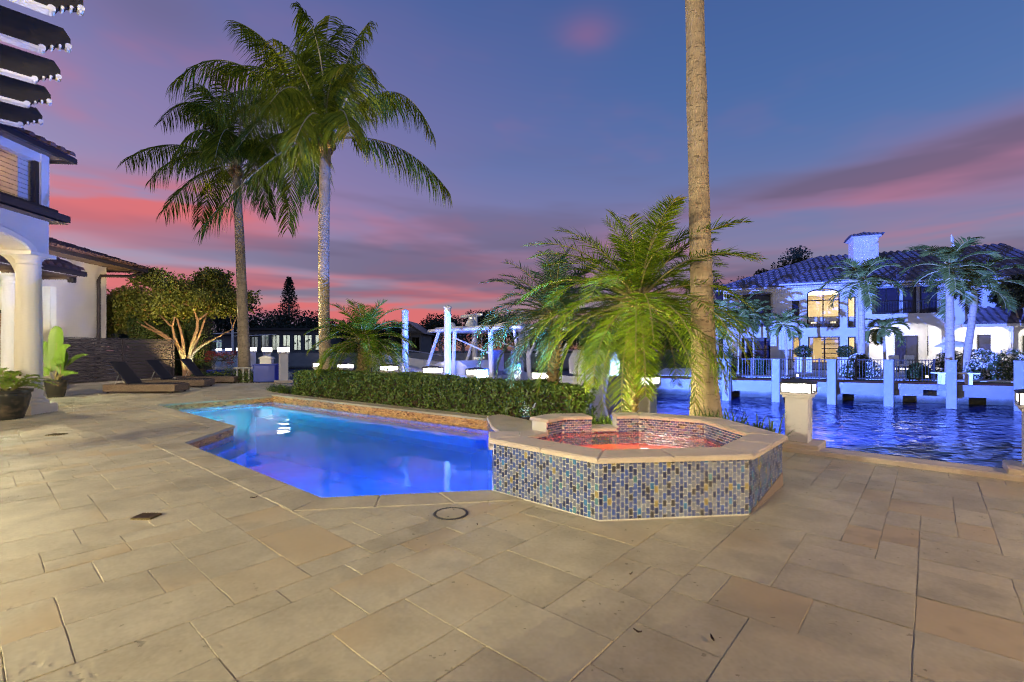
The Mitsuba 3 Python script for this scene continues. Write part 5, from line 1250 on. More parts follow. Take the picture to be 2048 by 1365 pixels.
for y in (-0.42, 0.42):
    k = obj('helm_seat', B(MB().add(*rbox((0.5, 0.5, 0.16), 0.04, (2.75, y, 0.66))).add(*rbox((0.14, 0.5, 0.62), 0.05, (2.5, y, 0.98)))), 'm_boat_seat', boat)
    obj('pedestal', B(MB().add(*rbox((0.42, 0.42, 0.5), 0.03, (2.72, y, 0.33)))), 'm_gelcoat', k)
# hardtop, its legs and the glass
ht = sg.Polygon([(1.1, -1.02), (4.5, -1.0), (5.25, -0.72), (5.5, 0), (5.25, 0.72), (4.5, 1.0), (1.1, 1.02)])
top = MB().prism(ht, 1.84, 1.93, 0.03).prism(ht.buffer(-0.2), 1.931, 1.985, 0.035)
obj('hardtop', B(top), 'm_gelcoat', boat)
for sy in (-1, 1):
    for (x0, z0, x1, z1, w) in ((5.28, 0.55, 4.62, 1.84, 0.085), (3.95, 0.55, 3.88, 1.84, 0.11), (2.35, 0.50, 2.42, 1.84, 0.13), (1.35, 1.0, 1.55, 1.84, 0.06)):
        obj('hardtop_leg', B(MB().bar((x0, sy * 0.80, z0), (x1, sy * 0.78, z1), w, 0.05, up=(0, 1, 0))), 'm_gelcoat', boat)
    obj('side_rail', B(MB().bar((5.2, sy * 0.80, 0.72), (3.95, sy * 0.80, 0.84), 0.05)), 'm_gelcoat', boat)
    obj('side_rail', B(MB().bar((3.9, sy * 0.80, 1.66), (2.4, sy * 0.80, 1.2), 0.035)), 'm_gelcoat', boat)
    obj('side_window', B(MB().add([[5.15, sy * 0.785, 0.78], [4.0, sy * 0.785, 0.86], [3.95, sy * 0.77, 1.82], [4.66, sy * 0.77, 1.82]], [[0, 1, 2, 3]])), 'm_glass', boat)
obj('windshield', B(MB().add([[5.24, -0.78, 0.74], [5.24, 0.78, 0.74], [4.62, 0.76, 1.83], [4.62, -0.76, 1.83]], [[0, 1, 2, 3]])), 'm_glass', boat)
# radar, antennas, rod holders, deck lights
k = obj('radar_mast', B(MB().lathe([(0.20, 1.985), (0.15, 2.15), (0.08, 2.24), (0.08, 2.29)], 16, (3.9, 0.1, 0))), 'm_gelcoat', boat)
obj('radar_bar', B(MB().add(*rbox((0.10, 1.25, 0.09), 0.03)).place((3.9, 0.1, 2.34), 1.35)), 'm_gelcoat', k)
obj('satellite_dome', B(MB().lathe([(0.14, 1.985), (0.15, 2.06), (0.10, 2.13), (0.003, 2.15)], 16, (4.45, 0.45, 0))), 'm_gelcoat', boat, smooth=True)
for x, y, h in ((2.4, 0.8, 1.3), (2.3, -0.8, 1.5)):
    obj('antenna', B(MB().tube([(x, y, 1.95), (x - 0.9, y, 1.95 + 0.12), (x - 2.2, y, 1.95 + 0.2)], [0.02, 0.014, 0.008], 6)), 'm_white_paint', boat)
obj('rod_rack', B(MB().bar((1.28, -0.95, 1.30), (1.28, 0.95, 1.30), 0.04).bar((1.28, -0.95, 1.62), (1.28, 0.95, 1.62), 0.03)), 'm_gelcoat', boat)
for q in range(7): obj('rod_holder', B(MB().bar((1.22, -0.84 + 0.28 * q, 1.14), (1.02, -0.84 + 0.28 * q, 1.48), 0.05)), 'm_gelcoat', boat)
for q in range(3): obj('deck_light', B(MB().add(*rbox((0.05, 0.30, 0.05), 0.01, (1.08, -0.6 + 0.6 * q, 1.88)))), 'm_lamp_glass', boat, emitter={**lamp_area(np.array([0.8, 0.9, 1.0]) * 2.2), 'sampling_weight': 0.0})
for sy in (-1, 1): obj('bow_rail', B(MB().tube([(6.2, sy * 1.15, 0.82), (6.4, sy * 1.1, 1.05), (7.8, sy * 0.85, 1.22), (9.2, sy * 0.25, 1.40)], 0.018, 6)), 'm_alu', boat)
for q, y in enumerate((-0.42, 0.42)):                                # outboards
    k = obj('outboard', B(MB().prism(sg.Polygon([(-0.75, 0.55), (-0.1, 0.62), (-0.08, 0.95), (-0.22, 1.18), (-0.62, 1.16), (-0.80, 0.9)]), -0.21, 0.21, 0.07).frame((0, y, 0.12), [1, 0, 0], [0, 0, 1], [0, -1, 0])), 'm_gelcoat', boat)
    obj('leg', B(MB().prism(sg.Polygon([(-0.6, -0.75), (-0.12, -0.6), (-0.1, 0.55), (-0.55, 0.56), (-0.42, -0.1)]), -0.07, 0.07, 0.02).frame((0, y, 0.12), [1, 0, 0], [0, 0, 1], [0, -1, 0])), 'm_gelcoat', k)
    obj('propeller', B(MB().lathe([(0.05, -0.1), (0.06, 0.1)], 8).box((0, 0.1, 0.0), (0.08, 0.16, 0.03)).box((0.09, -0.05, 0.0), (0.16, 0.08, 0.03)).box((-0.09, -0.05, 0.0), (0.16, 0.08, 0.03)).frame((-0.62, y, -0.5), [0, 1, 0], [0, 0, 1], [1, 0, 0])), 'm_alu', k)
lf = thing('boat_lift', 'white beams of the boat lift cradling the hull', 'boat lift')
for s in (8.41, 10.33):
    obj('top_beam', MB().bar(bp(s + 0.15, 0.9, -0.86), bp(s + 0.15, 4.6, -0.86), 0.14, 0.2), 'm_white_paint', lf)
    for o in (1.2, 4.3): obj('cable', MB().tube([bp(s + 0.15, o, -0.9), bp(s + 0.15, o, 2.2)], 0.008, 5), 'm_alu', lf)
# blue flood lights on the seawall, aimed across the canal and up at the palms
def flood(c, target, inten, label, cut, beam, wt):
    t = thing('flood_light', label, 'flood light')
    c = np.asarray(c, float); d = nrm(np.asarray(target, float) - c); ex = nrm(np.cross(Z, d)); ez = np.cross(d, ex)
    obj('stake', MB().tube([[c[0], c[1], 0.0], c - Z * 0.08], 0.018, 8), 'm_iron', t)
    obj('housing', MB().lathe([(0.03, -0.16), (0.075, -0.14), (0.085, 0.0), (0.095, 0.0), (0.095, 0.012), (0.086, 0.012)], 18).frame(c, ex, ez, d), 'm_iron', t)
    col = np.asarray(inten, float)
    obj('lens', MB().lathe([(0.085, 0.004), (0.04, 0.009), (0.002, 0.010)], 18).frame(c, ex, ez, d), 'm_lamp_glass', t, emitter={**lamp_area(col / col.max() * 4), 'sampling_weight': 0.0})
    scene[t + '_beam'] = {'type': 'spot', 'to_world': T().look_at(origin=[float(x) for x in c + d * 0.03], target=[float(x) for x in c + d * 3], up=[0.1, 0, 1]), 'intensity': rgb(col), 'cutoff_angle': float(cut), 'beam_width': float(beam), 'sampling_weight': wt}
BLUE = np.array([0.035, 0.15, 1.0])
flood(np.r_[sw(3.5, 0.12), 0.45], (21.2, 25.2, 2.6), (BLUE + [0.06, 0.04, 0]) * 8300, 'blue flood light on the seawall aimed across the canal at the big house', 30.5, 26, 22.0)
flood(np.r_[sw(4.9, 0.05), 0.62], (-5.6, 14.4, 5.2), BLUE * 420, 'blue flood light on the seawall aimed up at the palms on the left', 46, 24, 6.5)
for s_, lab in ((6.95, 'added violet flood light on the seawall brightening the boat stern'), (9.45, 'added violet flood light on the seawall brightening the boat bow')):
    flood(np.r_[sw(s_, 0.20), 0.36], np.r_[sw(s_ + 0.5, 1.6), 0.95], (2.3, 2.1, 5.2), lab, 78, 60, 0.9)  # pair of unseen lamps added so the hull shows brighter
flood((0.24, 8.52, 0.10), (0.16, 8.75, 2.2), BLUE * 330, 'small blue flood light in the bed aimed up into the left date palm', 72, 50, 1.4)

# ------------------------------------------------------------------ the other bank: dock, pilings, house
UD, ND = np.array([0.930, -0.367, 0.0]), np.array([0.367, 0.930, 0.0])        # along the far dock (rightwards), and inland
DK0 = np.array([8.74, 20.0, 0.0])
def dk(s, v, z=0.0): return DK0 + UD * s + ND * v + Z * z
def dku(px, v=0.0):
    """dock coordinate seen at pixel column px"""
    k = (px - 1024) / FPX; q = DK0 + ND * v
    return (k * q[1] - q[0]) / (UD[0] - k * UD[1])
far_land = sg.Polygon([dk(-4.0, 1.75)[:2], dk(60, 1.75)[:2], dk(60, 260)[:2], dk(-40, 260)[:2], dk(-40, 60)[:2], dk(-7.5, 30)[:2]])
structure('far_bank', MB().prism(far_land, -2.6, -0.02), 'm_far_ground', 'grassy bank with seawall across the canal')
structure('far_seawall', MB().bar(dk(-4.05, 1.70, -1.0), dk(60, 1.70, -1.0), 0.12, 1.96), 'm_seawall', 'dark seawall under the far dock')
structure('far_terrace', MB().prism(sg.Polygon([dk(-3, 3.2)[:2], dk(40, 3.2)[:2], dk(40, 12.5)[:2], dk(-3, 12.5)[:2]]), -0.02, 0.012), 'm_concrete', 'pale terrace in front of the house across the canal')
t = thing('far_dock', 'long dock with blue lit fascia across the canal', 'dock')
D = lambda m: m.frame(DK0, UD, ND, Z)
for k in range(24):
    s0 = -4 + k * 1.25
    obj('deck_board', D(MB().box((s0 + 0.62, 0.86, -0.012), (1.235, 1.66, 0.05))), 'm_dock_deck', t)
for k in range(8): obj('fascia', D(MB().box((-4 + 3.75 * k + 1.87, 0.0, -0.075), (3.74, 0.06, 0.21))), 'm_dock', t)
for k in range(8): obj('stringer', D(MB().box((-4 + 3.75 * k + 1.87, 0.13, -0.30), (3.0, 0.10, 0.24))), 'm_dock', t)
for k in range(9): obj('cross_beam', D(MB().box((-3.4 + 3.75 * k, 0.9, -0.28), (0.32, 1.6, 0.36))), 'm_seawall', t)
for k, px in enumerate((1453, 1553, 1664, 1778, 1903, 2040, 2195)):
    s = dku(px, -0.25)
    tp = thing('dock_piling', ['leftmost blue lit dock piling across the canal, beside the palm trunk', 'second blue lit dock piling from the left, above the large lantern post', 'third blue lit dock piling from the left across the canal', 'fourth blue lit dock piling from the left, in front of the small terrace palm', 'fifth blue lit dock piling from the left, cutting across the dock bench', 'rightmost blue lit dock piling, at the right edge of the frame', 'blue lit dock piling beyond the right edge of the frame'][k], 'piling', 'square pilings of the far dock')
    c = dk(s, -0.25); v, f = rbox((0.29, 0.29, 3.9), 0.02, (c[0], c[1], 0.90 - 1.95), math.radians(46)); obj('shaft', MB().add(v, f), 'm_dock', tp)
    v, f = rbox((0.32, 0.32, 0.06), 0.015, (c[0], c[1], 0.90), math.radians(46)); obj('cap', MB().add(v, f), 'm_dock', tp)
# iron fence on the bank
fn = thing('iron_fence', 'dark iron picket fence along the far dock', 'fence')
s0, s1 = dku(1440, 2.05), dku(1868, 2.05)
bars = MB()
for s in np.arange(s0, s1, 0.105): bars.box((s, 2.05, 0.44), (0.018, 0.018, 0.84))
obj('pickets', D(bars), 'm_iron', fn, kind='stuff')
for z in (0.09, 0.87): obj('rail', D(MB().box(((s0 + s1) / 2, 2.05, z), (s1 - s0, 0.03, 0.035))), 'm_iron', fn)
for s in np.linspace(s0, s1, 7): obj('post', D(MB().box((s, 2.05, 0.46), (0.05, 0.05, 0.92))), 'm_iron', fn)
t = thing('dock_bench', 'pale blue lit bench plank behind the fifth dock piling', 'bench')
a, b = dku(1866, 0.5), dku(1955, 0.5)
obj('plank', D(MB().add(*rbox((b - a, 0.42, 0.05), 0.012, ((a + b) / 2, 0.5, 0.43)))), 'm_white_paint', t)
for s in (a + 0.25, b - 0.25): obj('leg', D(MB().box((s, 0.5, 0.21), (0.10, 0.34, 0.39))), 'm_white_paint', t)

# the house: facade coordinates u (rightwards), z, and v inland
FO = np.array([14.86, 34.0, 0.0]); FU, FV = nrm(np.array([0.903, -0.429, 0])), nrm(np.array([0.429, 0.903, 0]))
def fu(px, v=0.0):
    k = (px - 1024) / FPX; q = FO + FV * v
    return (k * q[1] - q[0]) / (FU[0] - k * FU[1])
def fz(px, py, v=0.0):
    d = (FO + FU * fu(px, v) + FV * v)[1]
    return EYE + (HOR - py) / FPX * d
FH_ = lambda m: m.frame(FO, FU, FV, Z)                       # boxes given as (u, v, z)
FW_ = lambda m, v=0.0: m.frame(FO + FV * v, FU, Z, -FV)      # prisms of (u, z), thickness towards us
villa = thing('villa', 'large white two storey house with tiled roof and small tower across the canal, lit blue', 'house')
uL, uR = fu(1446), fu(2130)
zE = 5.42
def rect(px0, py0, px1, py1): return sg.box(fu(px0), fz(px0, py1), fu(px1), fz(px0, py0))
def arch(px0, py0, px1, pys, pyb, zb=None):
    a, b = fu(px0), fu(px1); zs, zt = fz(px0, pys), fz((px0 + px1) / 2, py0); z0 = fz(px0, pyb) if zb is None else zb
    q = np.linspace(0, np.pi, 17); c, h = (a + b) / 2, (b - a) / 2
    return sg.Polygon([(a, z0), (b, z0), *[(c + h * math.cos(x), zs + (zt - zs) * math.sin(x)) for x in q]]).buffer(0)
oA = arch(1455, 583, 1546, 592, 655); oB = rect(1584, 602, 1599, 640); oC = arch(1614, 577, 1680, 589, 656); oD = rect(1695, 594, 1712, 656)
oE = rect(1744, 566, 1888, 629)
oG = rect(1483, 676, 1541, 735); oH = rect(1585, 674, 1601, 724); oI = rect(1616, 674, 1680, 727); oJ = rect(1696, 674, 1712, 724)
oK = arch(1738, 646, 1884, 664, 740, 0.02); oL = arch(1906, 650, 2022, 668, 740, 0.02); oM = arch(2037, 652, 2125, 668, 740, 0.02)
front = sg.box(uL, 0.0, uR, zE)
for o in (oA, oB, oC, oD, oE, oG, oH, oI, oJ, oK, oL, oM): front = front.difference(o)
obj('wall', FW_(MB().prism(front, -0.28, 0.0)), 'm_far_wall', villa)
obj('side_wall', FH_(hb(MB(), uL, uL + 0.25, 0.285, 12, 0, zE)), 'm_far_wall', villa)
obj('back_wall', FH_(hb(MB(), uL + 0.255, uR, 11.7, 12, 0, zE)), 'm_far_wall', villa)
obj('upper_floor', FH_(hb(MB(), uL + 0.255, uR, 0.285, 11.69, fz(1760, 640), fz(1760, 632))), 'm_far_wall', villa)
obj('upper_ceiling', FH_(hb(MB(), uL + 0.255, uR, 0.285, 11.69, zE - 0.12, zE - 0.02)), 'm_far_wall', villa)
obj('cornice', FH_(hb(MB(), uL - 0.5, uR, -0.62, 0.0, zE + 0.004, zE + 0.10)), 'm_far_wall', villa)
obj('string_course', FH_(hb(MB(), uL, fu(1740), -0.05, -0.002, fz(1600, 668), fz(1600, 660))), 'm_far_wall', villa)
# rooms and recesses behind the openings
def room(u0, u1, v1, z0, z1, bsdf, back=True):
    m = MB()
    m.add([[u0, v1, z0], [u1, v1, z0], [u1, v1, z1], [u0, v1, z1]], [[0, 1, 2, 3]])
    for u in (u0, u1): m.add([[u, 0.29, z0], [u, v1, z0], [u, v1, z1], [u, 0.29, z1]], [[0, 1, 2, 3]])
    m.add([[u0, 0.29, z1], [u1, 0.29, z1], [u1, v1, z1], [u0, v1, z1]], [[0, 1, 2, 3]]).add([[u0, 0.29, z0], [u1, 0.29, z0], [u1, v1, z0], [u0, v1, z0]], [[0, 1, 2, 3]])
    return obj('room', FH_(m), bsdf, villa)
def flp(u, v, z): p = FO + FU * u + FV * v + Z * z; return [float(x) for x in p]
def flamp(u0, u1, v0, v1, z, watt, label, col=(1, 0.82, 0.48)):
    """a luminous ceiling panel"""
    t = thing('ceiling_light', label, 'lamp')
    obj('panel', FH_(MB().add([[u0, v0, z], [u1, v0, z], [u1, v1, z], [u0, v1, z]], [[0, 3, 2, 1]])), 'm_lamp_glass', t, emitter={**lamp_area(np.array(col) * watt), 'sampling_weight': 0.0})
    obj('rim', FH_(MB().box(((u0 + u1) / 2, (v0 + v1) / 2, z + 0.03), (u1 - u0 + 0.06, v1 - v0 + 0.06, 0.05))), 'm_white_paint', t)
z2 = fz(1640, 656)
room(fu(1606), fu(1722), 4.2, z2 - 0.02, zE - 0.14, 'm_room')
room(fu(1578), fu(1722), 4.6, 0.06, fz(1640, 668), 'm_room')
flamp(fu(1616), fu(1712), 0.9, 3.4, zE - 0.22, 2.7, 'warm ceiling panel in the lit upstairs room across the canal')
flamp(fu(1590), fu(1712), 0.9, 3.6, fz(1640, 668) - 0.08, 2.6, 'warm ceiling panel in the lit ground floor room across the canal')
zt = fz(1760, 640) - 0.01
room(fu(1736), fu(1896), 3.4, 0.02, zt, 'm_far_wall'); room(fu(1900), fu(2030), 3.0, 0.02, zt, 'm_far_wall'); room(fu(2033), fu(2135), 3.0, 0.02, zt, 'm_far_wall')
for k, (p0, p1) in enumerate(((1745, 1885), (1908, 2022), (2040, 2128))):
    flamp(fu(p0), fu(p1), 0.6, 2.4, zt - 0.08, 5.5, ['terrace ceiling panel behind the left arch of the far house', 'terrace ceiling panel behind the middle arch of the far house', 'terrace ceiling panel behind the right arch of the far house'][k], (1.0, 0.95, 0.84))
room(fu(1450), fu(1550), 1.7, fz(1500, 655), zE - 0.14, 'm_far_wall'); room(fu(1738), fu(1892), 1.5, fz(1760, 631), zE - 0.14, 'm_far_wall'); room(fu(1478), fu(1546), 2.0, 0.05, fz(1500, 668), 'm_room_dark')
def window(px0, py0, px1, py1, v, mull=(), trans=(), glass='m_glass', fr=0.07, name='window', shape=None):
    """a dark framed window with panes between its bars, at depth v"""
    P = shape if shape is not None else sg.box(fu(px0, v), fz(px0, py1, v), fu(px1, v), fz(px0, py0, v))
    a, z0, b, z1 = P.bounds
    fr_ = P.difference(P.buffer(-fr))
    for px in mull: u = fu(px, v); fr_ = fr_.union(sg.box(u - fr * 0.45, z0, u + fr * 0.45, z1).intersection(P))
    for py in trans: z = fz((px0 + px1) / 2, py, v); fr_ = fr_.union(sg.box(a, z - fr * 0.45, b, z + fr * 0.45).intersection(P))
    k = obj(name, FW_(MB().prism(fr_, -0.05, 0.03), v), 'm_dark_frame', villa)
    panes = P.difference(fr_)
    for g in getattr(panes, 'geoms', [panes]):
        if g.area < 0.01: continue
        tv, tf = trimesh.creation.triangulate_polygon(g.buffer(0.01), engine='earcut')
        obj('pane', FW_(MB().add(np.c_[tv, np.full(len(tv), -0.01)], tf), v), glass, k)
    return k
window(1614, 577, 1680, 656, 0.12, (1646,), (601,), shape=oC); window(1695, 594, 1712, 656, 0.12, shape=oD); window(1584, 602, 1599, 640, 0.12, glass='m_tinted', shape=oB)
window(1585, 674, 1601, 724, 0.12, shape=oH); window(1616, 674, 1680, 727, 0.12, (1649,), shape=oI); window(1696, 674, 1712, 724, 0.12, shape=oJ)
window(1485, 590, 1541, 655, 1.6, (1513,), glass='m_tinted'); window(1483, 680, 1541, 735, 1.9, (1512,), glass='m_tinted')
window(1752, 575, 1798, 628, 1.4, (1772,), glass='m_tinted', name='door'); window(1806, 575, 1832, 628, 1.4, glass='m_tinted', name='door'); window(1840, 570, 1874, 628, 1.4, (1857,), glass='m_tinted', name='door')
window(1790, 672, 1836, 735, 3.3, (1813,), glass='m_tinted', name='door'); window(1855, 672, 1886, 712, 3.3, glass='m_tinted'); window(1955, 670, 2008, 712, 2.9, glass='m_tinted'); window(2046, 672, 2090, 712, 2.9, glass='m_tinted')
for px0, px1, py0, py1, v in ((1744, 1888, 605, 629, 0.03), (1540, 1549, 615, 640, 0.03), (1616, 1680, 634, 655, 0.32), (1455, 1546, 630, 655, 0.03)):
    k = obj('railing', FW_(MB().prism(sg.box(fu(px0), fz(px0, py0) - 0.04, fu(px1), fz(px0, py0)), -0.03, 0.03).prism(sg.box(fu(px0), fz(px0, py1) + 0.05, fu(px1), fz(px0, py1) + 0.08), -0.02, 0.02), v), 'm_iron', villa, kind='stuff')
    b_ = MB()
    for u in np.arange(fu(px0) + 0.06, fu(px1), 0.13): b_.box((u, v, (fz(px0, py0) + fz(px0, py1)) / 2), (0.02, 0.02, fz(px0, py0) - fz(px0, py1) - 0.05))
    obj('balusters', FH_(b_), 'm_iron', k, kind='stuff')
for px in (1557, 1892, 2029): obj('pilaster', FH_(hb(MB(), fu(px - 5), fu(px + 5), -0.10, -0.002, 0.02, zE if px == 1557 else zt)), 'm_far_wall', villa)
# furniture seen through the lit windows
def furn(name, label, cat, m, bsdf): return obj(name, FH_(m), bsdf, label=label, cat=cat)
for px, lab in ((1627, 'table lamp in the left half of the lit upstairs window'), (1667, 'table lamp in the right half of the lit upstairs window')):
    t = thing('table_lamp', lab, 'lamp'); u = fu(px, 1.2)
    obj('base', FH_(MB().lathe([(0.12, z2), (0.04, z2 + 0.06), (0.03, z2 + 0.35)], 10, (u, 1.2, 0))), 'm_white_paint', t)
    obj('shade', FH_(MB().lathe([(0.17, z2 + 0.33), (0.12, z2 + 0.62)], 12, (u, 1.2, 0))), 'm_lamp_glass', t, emitter={**lamp_area((1.3, 1.1, 0.7)), 'sampling_weight': 0.0})
t = thing('staircase', 'dark open stair treads behind the right ground floor window', 'stairs')
for q in range(6): obj('tread', FH_(MB().box((fu(1664, 2.5), 2.5 + 0.18 * q, 0.35 + 0.33 * q), (1.05, 0.3, 0.06))), 'm_dark_frame', t)
furn('curtain', 'pale curtain beside the left ground floor window', 'curtain', hb(MB(), fu(1618, 0.6), fu(1626, 0.6), 0.55, 0.65, 0.1, 2.4), 'm_room')
# roofs
def fxy(u, v): p = FO + FU * u + FV * v; return p[:2]
def rz_(e, sl, v0): return lambda x, y: e + sl * (float((np.array([x, y]) - FO[:2]) @ FV[:2]) - v0)
def rzu(e, sl, u0, sg_=1): return lambda x, y: e + sl * sg_ * (float((np.array([x, y]) - FO[:2]) @ FU[:2]) - u0)
SLP = 0.40; vr = 6.6
zr0 = zE + 0.10
tile_roof(villa, 'roof', [fxy(uL - 0.65, -0.75), fxy(uR, -0.75), fxy(uR, vr), fxy(uL - 0.65 + vr + 0.75, vr)], rz_(zr0, SLP, -0.75), FU, -FV, 0.40, 0.55, 0.13, 'm_far_tile', 3, limit=220)
tile_roof(villa, 'roof_hip', [fxy(uL - 0.65, -0.75), fxy(uL - 0.65 + vr + 0.75, vr), fxy(uL - 0.65, 2 * vr + 0.75)], rzu(zr0, SLP, uL - 0.65), FV, -FU, 0.40, 0.55, 0.13, 'm_far_tile', 4, limit=0)
tile_roof(villa, 'roof_back', [fxy(uL - 0.65 + vr + 0.75, vr), fxy(uR, vr), fxy(uR, 2 * vr + 0.75), fxy(uL - 0.65, 2 * vr + 0.75)], lambda x, y: zr0 + SLP * (vr + 0.75) - SLP * (float((np.array([x, y]) - FO[:2]) @ FV[:2]) - vr), FU, FV, 0.40, 0.55, 0.13, 'm_far_tile', 5, limit=0)
ub0, ub1 = fu(1556), fu(1742)                                    # the slightly projecting bay and its own hip
obj('bay_fascia', FH_(hb(MB(), ub0, ub1, -1.0, -0.62, zE + 0.102, zE + 0.20)), 'm_far_wall', villa)
um = (ub0 + ub1) / 2; hv = (ub1 - ub0) / 2
tile_roof(villa, 'bay_roof', [fxy(ub0, -1.1), fxy(ub1, -1.1), fxy(um + 0.3, -1.1 + hv), fxy(um - 0.3, -1.1 + hv)], rz_(zE + 0.24, 0.44, -1.1), FU, -FV, 0.40, 0.55, 0.13, 'm_far_tile', 6, limit=80)
tile_roof(villa, 'bay_roof_left', [fxy(ub0, -1.1), fxy(um - 0.3, -1.1 + hv), fxy(um - 0.3, 3.2), fxy(ub0, 0.6)], rzu(zE + 0.24, 0.44, ub0), FV, -FU, 0.40, 0.55, 0.13, 'm_far_tile', 7, limit=40)
ul = fu(1905)                                                     # low roof over the right hand loggia
tile_roof(villa, 'loggia_roof', [fxy(ul, -1.5), fxy(uR, -1.5), fxy(uR, 0.0), fxy(ul + 1.2, 0.0)], rz_(fz(1960, 648), 0.62, -1.5), FU, -FV, 0.36, 0.5, 0.12, 'm_far_tile', 8, limit=110)
obj('loggia_fascia', FH_(hb(MB(), ul, uR, -1.45, -0.02, fz(1960, 648) - 0.20, fz(1960, 648) - 0.07)), 'm_far_wall', villa)
# the tower
vt = 3.2; ta, tb = fu(1707, vt), fu(1757, vt); zt0, zt1 = zE + 0.5, fz(1730, 472, vt)
tw = obj('tower', FH_(hb(MB(), ta, tb, vt, vt + 1.7, zt0, zt1)), 'm_far_wall', villa)
obj('cornice', FH_(hb(MB(), ta - 0.14, tb + 0.14, vt - 0.14, vt + 1.84, zt1 - 0.14, zt1 + 0.02)), 'm_far_wall', tw)
nu_ = (ta + tb) / 2; q = np.linspace(0, np.pi, 9)
obj('niche', FW_(MB().prism(sg.Polygon([(nu_ - 0.26, zt1 - 1.05), (nu_ + 0.26, zt1 - 1.05), *[(nu_ + 0.26 * math.cos(x), zt1 - 0.75 + 0.3 * math.sin(x)) for x in q]]).difference(sg.Polygon([(nu_ - 0.19, zt1 - 0.98), (nu_ + 0.19, zt1 - 0.98), *[(nu_ + 0.19 * math.cos(x), zt1 - 0.75 + 0.22 * math.sin(x)) for x in q]])), 0.0, 0.05), vt), 'm_far_wall', tw)
zc = zt1 + 0.03; tm_ = vt + 0.85
for nm, poly, fn_z, ax_, ay_ in (('tower_roof', [(ta - 0.25, vt - 0.25), (tb + 0.25, vt - 0.25), (nu_, tm_)], lambda x, y: zc + 0.34 * (float((np.array([x, y]) - FO[:2]) @ FV[:2]) - vt + 0.25), FU, -FV), ('tower_roof', [(tb + 0.25, vt - 0.25), (tb + 0.25, vt + 1.95), (nu_, tm_)], lambda x, y: zc + 0.34 * (tb + 0.25 - float((np.array([x, y]) - FO[:2]) @ FU[:2])), FV, FU),
                                 ('tower_roof', [(ta - 0.25, vt - 0.25), (nu_, tm_), (ta - 0.25, vt + 1.95)], lambda x, y: zc + 0.34 * (float((np.array([x, y]) - FO[:2]) @ FU[:2]) - ta + 0.25), FV, -FU), ('tower_roof', [(ta - 0.25, vt + 1.95), (nu_, tm_), (tb + 0.25, vt + 1.95)], lambda x, y: zc + 0.34 * (vt + 1.95 - float((np.array([x, y]) - FO[:2]) @ FV[:2])), FU, FV)):
    tile_roof(villa, nm, [fxy(*p) for p in poly], fn_z, ax_, ay_, 0.22, 0.3, 0.075, 'm_far_tile', 11, limit=20)

# ------------------------------------------------------------------ plants and furniture on the far terrace
def royal(label, base, top, r, nf, L, seed, leaf=0.55, tone=0.45, name='royal_palm', hang=0.5, width=0.05, droop=1.15, els=(-20, 80)):
    rg_ = np.random.default_rng(seed); t = thing(name, label, 'palm tree'); base, top = np.asarray(base, float), np.asarray(top, float)
    sh = top - Z * 0.75 * min(1, L / 1.5)
    obj('trunk', ribbed_trunk(rg_, [base, (base + sh) / 2 + [0.05, 0, 0], sh], r, r * 0.75, 0.05, rings=24, n=12, notch=0.05), 'm_bark_grey', t, smooth=40)
    obj('crownshaft', MB().tube([sh - Z * 0.02, sh + Z * 0.25, top], [r * 0.8, r * 0.85, r * 0.35], 10), 'm_rib', t, smooth=40)
    lf, rb = MB(), MB()
    for k in range(nf):
        u = (k + 0.5) / nf; el = math.radians(els[1] + (els[0] - els[1]) * u) + rg_.normal(0, 0.12); az = k * 2.39996 + rg_.normal(0, 0.2); l = L * rg_.uniform(0.85, 1.1)
        s = np.linspace(0, 1, 14); e = el - droop * 1.2 * s ** 1.5
        cv = top + np.cumsum(np.stack([np.cos(e) * math.cos(az), np.cos(e) * math.sin(az), np.sin(e)], 1) * l / 13, 0)
        a_, b_ = MB(), MB()
        frond(rg_, a_, b_, cv, leaf=leaf, n=34, start=0.10, hang=hang, width=width, rad=0.025, vee=0.25, tone=tone, seg=2)
        k_ = obj('frond', a_, 'm_royal_leaf', t); obj('rib', b_, 'm_rib', k_)
    return t
def onb(px, py, d): return at(px, py, d)
royal('tall palm with grey trunk before the arched window of the far house', at(1722, 752, 21.5) * [1, 1, 0], at(1722, 566, 21.5), 0.16, 17, 1.55, 81)
royal('tallest palm of the far terrace, left one of the pair by the right balcony', at(1899, 760, 20.3) * [1, 1, 0], at(1899, 538, 20.3), 0.17, 17, 1.75, 82)
royal('leaning palm of the far terrace, right one of the pair by the right balcony', at(1925, 760, 20.8) * [1, 1, 0], at(1948, 575, 20.8), 0.16, 18, 1.75, 83, tone=0.25)
royal('short palm on the far terrace above the large lantern post', at(1574, 740, 23) * [1, 1, 0], at(1570, 650, 23), 0.07, 16, 0.95, 84, leaf=0.36, width=0.05, name='young_palm', tone=0.6, hang=0.3)
royal('short palm on the far terrace in front of the left arch', at(1769, 740, 23) * [1, 1, 0], at(1768, 660, 23), 0.07, 14, 1.05, 85, leaf=0.36, width=0.05, name='young_palm', tone=0.6, hang=0.35, droop=1.5)
royal('pale trunked palm on the far bank just right of the big trunk', at(1432, 735, 24) * [1, 1, 0], at(1434, 640, 24), 0.09, 16, 1.3, 86, leaf=0.45, name='young_palm', tone=0.7)
for k, (px, d_, h) in enumerate(((1476, 24.0, 640), (1490, 24.5, 618), (1506, 24.2, 635))):
    royal(['left stem of the clump of slender palms by the left balcony', 'tallest middle stem of the clump of slender palms by the left balcony', 'right stem of the clump of slender palms by the left balcony'][k], at(px, 735, d_) * [1, 1, 0], at(px, h, d_), 0.05, 11, 1.1, 90 + k, leaf=0.4, name='slender_palm', tone=0.5)
rg = np.random.default_rng(77); 
def near_d(px, d): p = at(px, 700, d); p[2] = 0.0; return p
